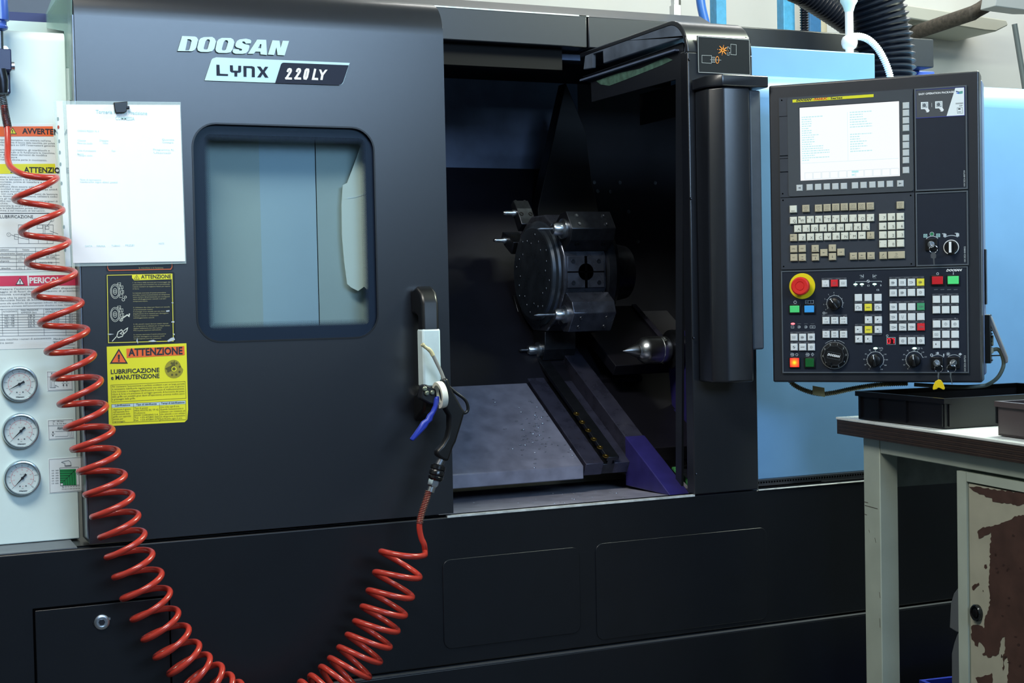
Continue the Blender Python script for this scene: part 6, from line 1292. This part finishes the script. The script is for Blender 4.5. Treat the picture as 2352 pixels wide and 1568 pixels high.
lo[0] = (lo[0][0], -BZ+.001); lo[-1] = (lo[-1][0], -BZ+.001)
MB().prism(gq, lo, -.1, -.001, MATS['container_grey']).build('lower_shell', gr, bevel=.003)
# ------------------------------------------------------------------ behind and above the machine
def post(px0, pxm, px1, Yp, m, label):
    a, b = W(pxm, 30, Yp).x, W(px1, 30, Yp).x
    dep = max(.03, min(.12, XP(px0, 30, a).y-Yp))
    tag(MB().box(a, b, Yp, Yp+dep, 0, H, m).build('steel_post', bevel=.003), label, 'post', 'blue steel posts behind the machine')
M_POST = mat('blue_post_paint', (84, 172, 220), .45, noise=.12, scale=60)
post(1630, 1646, 1669, 2.0, M_POST, 'light blue steel post behind the machine, next to the blue air pipe')
post(1784, 1800, 1826, 2.0, M_POST, 'light blue steel post just left of the thin black ribbed pipe')
post(1852, 1860, 1886, 2.35, mat('darker_blue_post', (60, 120, 170), .5, noise=.1, scale=60), 'dull blue steel post right of the thin black ribbed pipe')  # third post, in a darker blue than the other two
a, b = W(1888, 30, 2.9).x, W(1924, 30, 2.9).x
tag(MB().cyl(((a+b)/2, 3.0, 0), ((a+b)/2, 3.0, H), (b-a)/2, mat('beige_pipe', (196, 188, 160), .5), 28).build('wall_pipe'), 'beige vertical pipe against the back wall', 'pipe')
P_ = spline([W(x, y, 1.9) for x, y in ((1607, -40), (1608, -10), (1612, 20), (1621, 58), (1627, 100), (1628, 140))], 6)
P_ = [V3((P_[0].x, 1.9, H))]+P_+[V3((P_[-1].x, 1.9, 0))]
tag(MB().tube(P_, .017, mat('air_pipe_blue', (60, 120, 214), .35), 14).build('air_pipe'), 'bright blue air pipe beside the left blue post', 'pipe')
tp = W(1847, 30, 1.95)
M_DUCT = mat('black_duct', (20, 24, 34), .3)
tag(ribbed([V3((tp.x, 1.95, H)), V3((tp.x, 1.95, 2.2)), V3((tp.x, 1.95, 0))], .0155, .0025, .010, M_DUCT, 14).build('ribbed_pipe'), 'thin black ribbed pipe between the blue posts', 'pipe')
DY = .38
D_ = lambda x, y, Y=DY: W(x, y, Y)
dpth = [D_(2036, 215), D_(2036, 190), D_(2034, 130), D_(2026, 70), D_(2014, 20), D_(2000, -30), D_(1990, -90)]
top = D_(1990, -90)
dpth += line(top, V3((top.x-.10, top.y+.1, H)), 16)
r_d = (D_(2086, 90).x-D_(1973, 90).x)/2
du_ = thing('exhaust_duct', 'thick black corrugated exhaust hose rising behind the control panel', 'exhaust hose', D_(2036, 215))
ribbed(dpth, r_d*.90, r_d*.07, .0165, M_DUCT, 36).build('corrugated_hose', du_)
MB().cyl(D_(2036, 235), D_(2036, 205), r_d*.98, M_BLACK, 32).build('hose_collar', du_)
bp = [D_(x, y, 1.1) for x, y in ((1992, 74), (1945, 38), (1900, 8), (1850, -24), (1800, -55))]
bp += line(bp[-1], V3((bp[-1].x-.35, 1.6, H)), 16)
d2 = thing('exhaust_branch', 'black corrugated hose running up to the left behind the white signal pole', 'exhaust hose', bp[0])
ribbed(bp, r_d*.62, r_d*.05, .013, M_DUCT, 28).build('corrugated_hose', d2)
# signal light on its pole, with its cable
SGY = BYB+.09
s = lambda x, y: W(x, y, SGY)
sg = thing('signal_light', 'white pole of a signal light with a round joint, standing on the blue cover', 'signal light', V3((s(1951, 118).x, SGY, tz1)))
M_SGW = mat('signal_white', (236, 240, 240), .3)
x0 = s(1951, 100).x
MB().cyl((x0, SGY, tz1+.0005), (x0, SGY, s(1951, 22).z), .0105, M_SGW, 24).lathe(Fr((x0, SGY, tz1), (1, 0, 0), (0, 1, 0)), [(.024, .0005), (.024, .004), (.013, .006)], M_SGW, 24).build('pole', sg)
zc = s(1951, 97).z
MB().lathe(Fr((x0, SGY, zc), (1, 0, 0), (0, 1, 0)), [(.0105, -.019), (.017, -.014), (.0205, -.004), (.0205, .004), (.017, .013), (.0105, .017)], M_SGW, 28).build('joint', sg)
zt_ = s(1951, 24).z
MB().lathe(Fr((x0, SGY, zt_), (1, 0, 0), (0, 1, 0)), [(.011, -.004), (.016, .012), (.022, .022), (.024, .12), (.024, .30), (.018, .31), (0, .31)], mat('lamp_glass_pale', (206, 240, 240), .25), 28).build('lamp_column', sg)
wc = [s(1960, 84), s(1976, 84), s(1996, 92), s(2016, 112), s(2032, 140), s(2043, 170), s(2047, 195)]
tag(ribbed(wc, .0085, .0011, .0058, M_SGW, 14).build('signal_cable'), 'white ribbed cable arching from the signal pole down behind the panel', 'cable')
w0 = W(1555, 20, 1.0).x
wp = MB().box(w0-.009, w0+.006, 1.0, 1.02, zt2+.012, H, mat('white_post_paint', (228, 234, 234), .4)); wp.box(w0+.006, w0+.014, 1.0, 1.015, zt2+.012, W(1555, 8, 1.0).z+.02, M_BLACK); wp.box(w0-.013, w0+.01, .995, 1.022, zt2+.012, W(1555, 12, 1.0).z, mat('white_post_paint', (228, 234, 234), .4))
tag(wp.build('white_upright'), 'slim white upright standing on the machine roof left of the blue posts', 'post')
# pale ledge and pipes on the back wall at the upper right
fq = front(2.9)
tag(MB().prism(fq, [fq.px(*p) for p in ((2050, 6), (2312, 46), (2316, 58), (2288, 72), (2262, 70), (2050, 36))], -.3, 0, mat('wall_ledge_paint', (190, 192, 178), .7)).build('wall_duct', bevel=.006), 'pale square duct along the back wall at the upper right', 'duct')
tag(MB().tube([W(2235, 30, 2.6)+V3((-.1,.58,-.06)), W(2235, 30, 2.6), W(2262, 14, 2.6), W(2292, -8, 2.6), W(2330, -40, 2.6), V3((W(2330, -40, 2.6).x+.5, 2.6, H))], .035, mat('dark_lagging', (72, 66, 58), .8, noise=.4, scale=60), 16).build('lagged_pipe'), 'dark wrapped pipe at the top right corner', 'pipe')
fq = front(2.4)
tag(MB().prism(fq, [fq.px(*p) for p in ((2294, -30), (2286, 14), (2360, 24), (2420, 24), (2420, -30))], -.1, 0, mat('grey_ceiling_unit', (176, 182, 182), .5)).build('ceiling_unit', bevel=.004), 'pale grey unit cut off by the top right corner', 'unit')
tag(MB().tube([W(2330, 55, 1.8), W(2338, 104, 1.8), W(2352, 190, 1.8), W(2430, 700, 1.8), V3((W(2480, 900, 1.8).x, 1.8, .0))], .011, mat('slanted_bar_grey', (96, 104, 106), .5), 12).build('slanted_bar'), 'dark grey slanting bar at the right edge above the blue cover', 'bar')
# ------------------------------------------------------------------ unseen window added high behind the camera, for the door's blue sheen
wx0, wx1, wz0, wz1 = -.4, 2.9, 2.5, 4.1
mb = MB(); fw_ = Fr((0, Y0, 0), (1, 0, 0), (0, 0, 1), (0, 1, 0))
M_WF = mat('window_frame_grey', (150, 158, 160), .5)
for k in range(5):
    x = wx0+(wx1-wx0)*k/4; mb.boxf(fw_, x-.03, x+.03, wz0-.03, wz1+.03, .0, .06, M_WF)
for z in (wz0, (wz0+wz1)/2, wz1): mb.boxf(fw_, wx0, wx1, z-.03, z+.03, .0, .06, M_WF)
struct(mb, 'added_window')
# ------------------------------------------------------------------ light
def area(name, loc, tgt, sx_, sy_, e, col=(1, 1, 1)):
    L = bpy.data.lights.new(name, 'AREA'); L.shape = 'RECTANGLE'; L.size = sx_; L.size_y = sy_; L.energy = e; L.color = col
    o = bpy.data.objects.new(name, L); COL.objects.link(o); o.location = loc
    o.rotation_euler = (V3(tgt)-V3(loc)).to_track_quat('-Z', 'Y').to_euler(); return o
COOL = (1.0, .97, .87)
area('sheen_lamp', ((wx0+wx1)/2, Y0+.02, (wz0+wz1)/2), ((wx0+wx1)/2, 0, (wz0+wz1)/2), wx1-wx0, wz1-wz0, 265, (.48, .71, 1.0))  # unseen lamp added in the window to lay a bluish sheen on the door
area('strip_lamp', (-.8, -1.3, 3.4), (.0, .0, 1.2), 1.6, .4, 88, COOL)
area('strip_lamp', (2.7, -.35, 2.75), (2.5, .1, 1.0), 1.4, .2, 120, (.9, 1, .82))
area('strip_lamp', (3.9, 2.0, 4.0), (3.9, 2.7, 1.5), 4.5, .4, 95, (1, 1, .95))
w = bpy.data.worlds.new('World'); SC.world = w; w.use_nodes = True
w.node_tree.nodes['Background'].inputs[0].default_value = (.75, .88, 1, 1); w.node_tree.nodes['Background'].inputs[1].default_value = .0
SC.view_settings.view_transform = 'Standard'; SC.view_settings.look = 'None'; SC.view_settings.exposure = 0.; SC.view_settings.gamma = 1.
SC.view_settings.use_curve_mapping = False
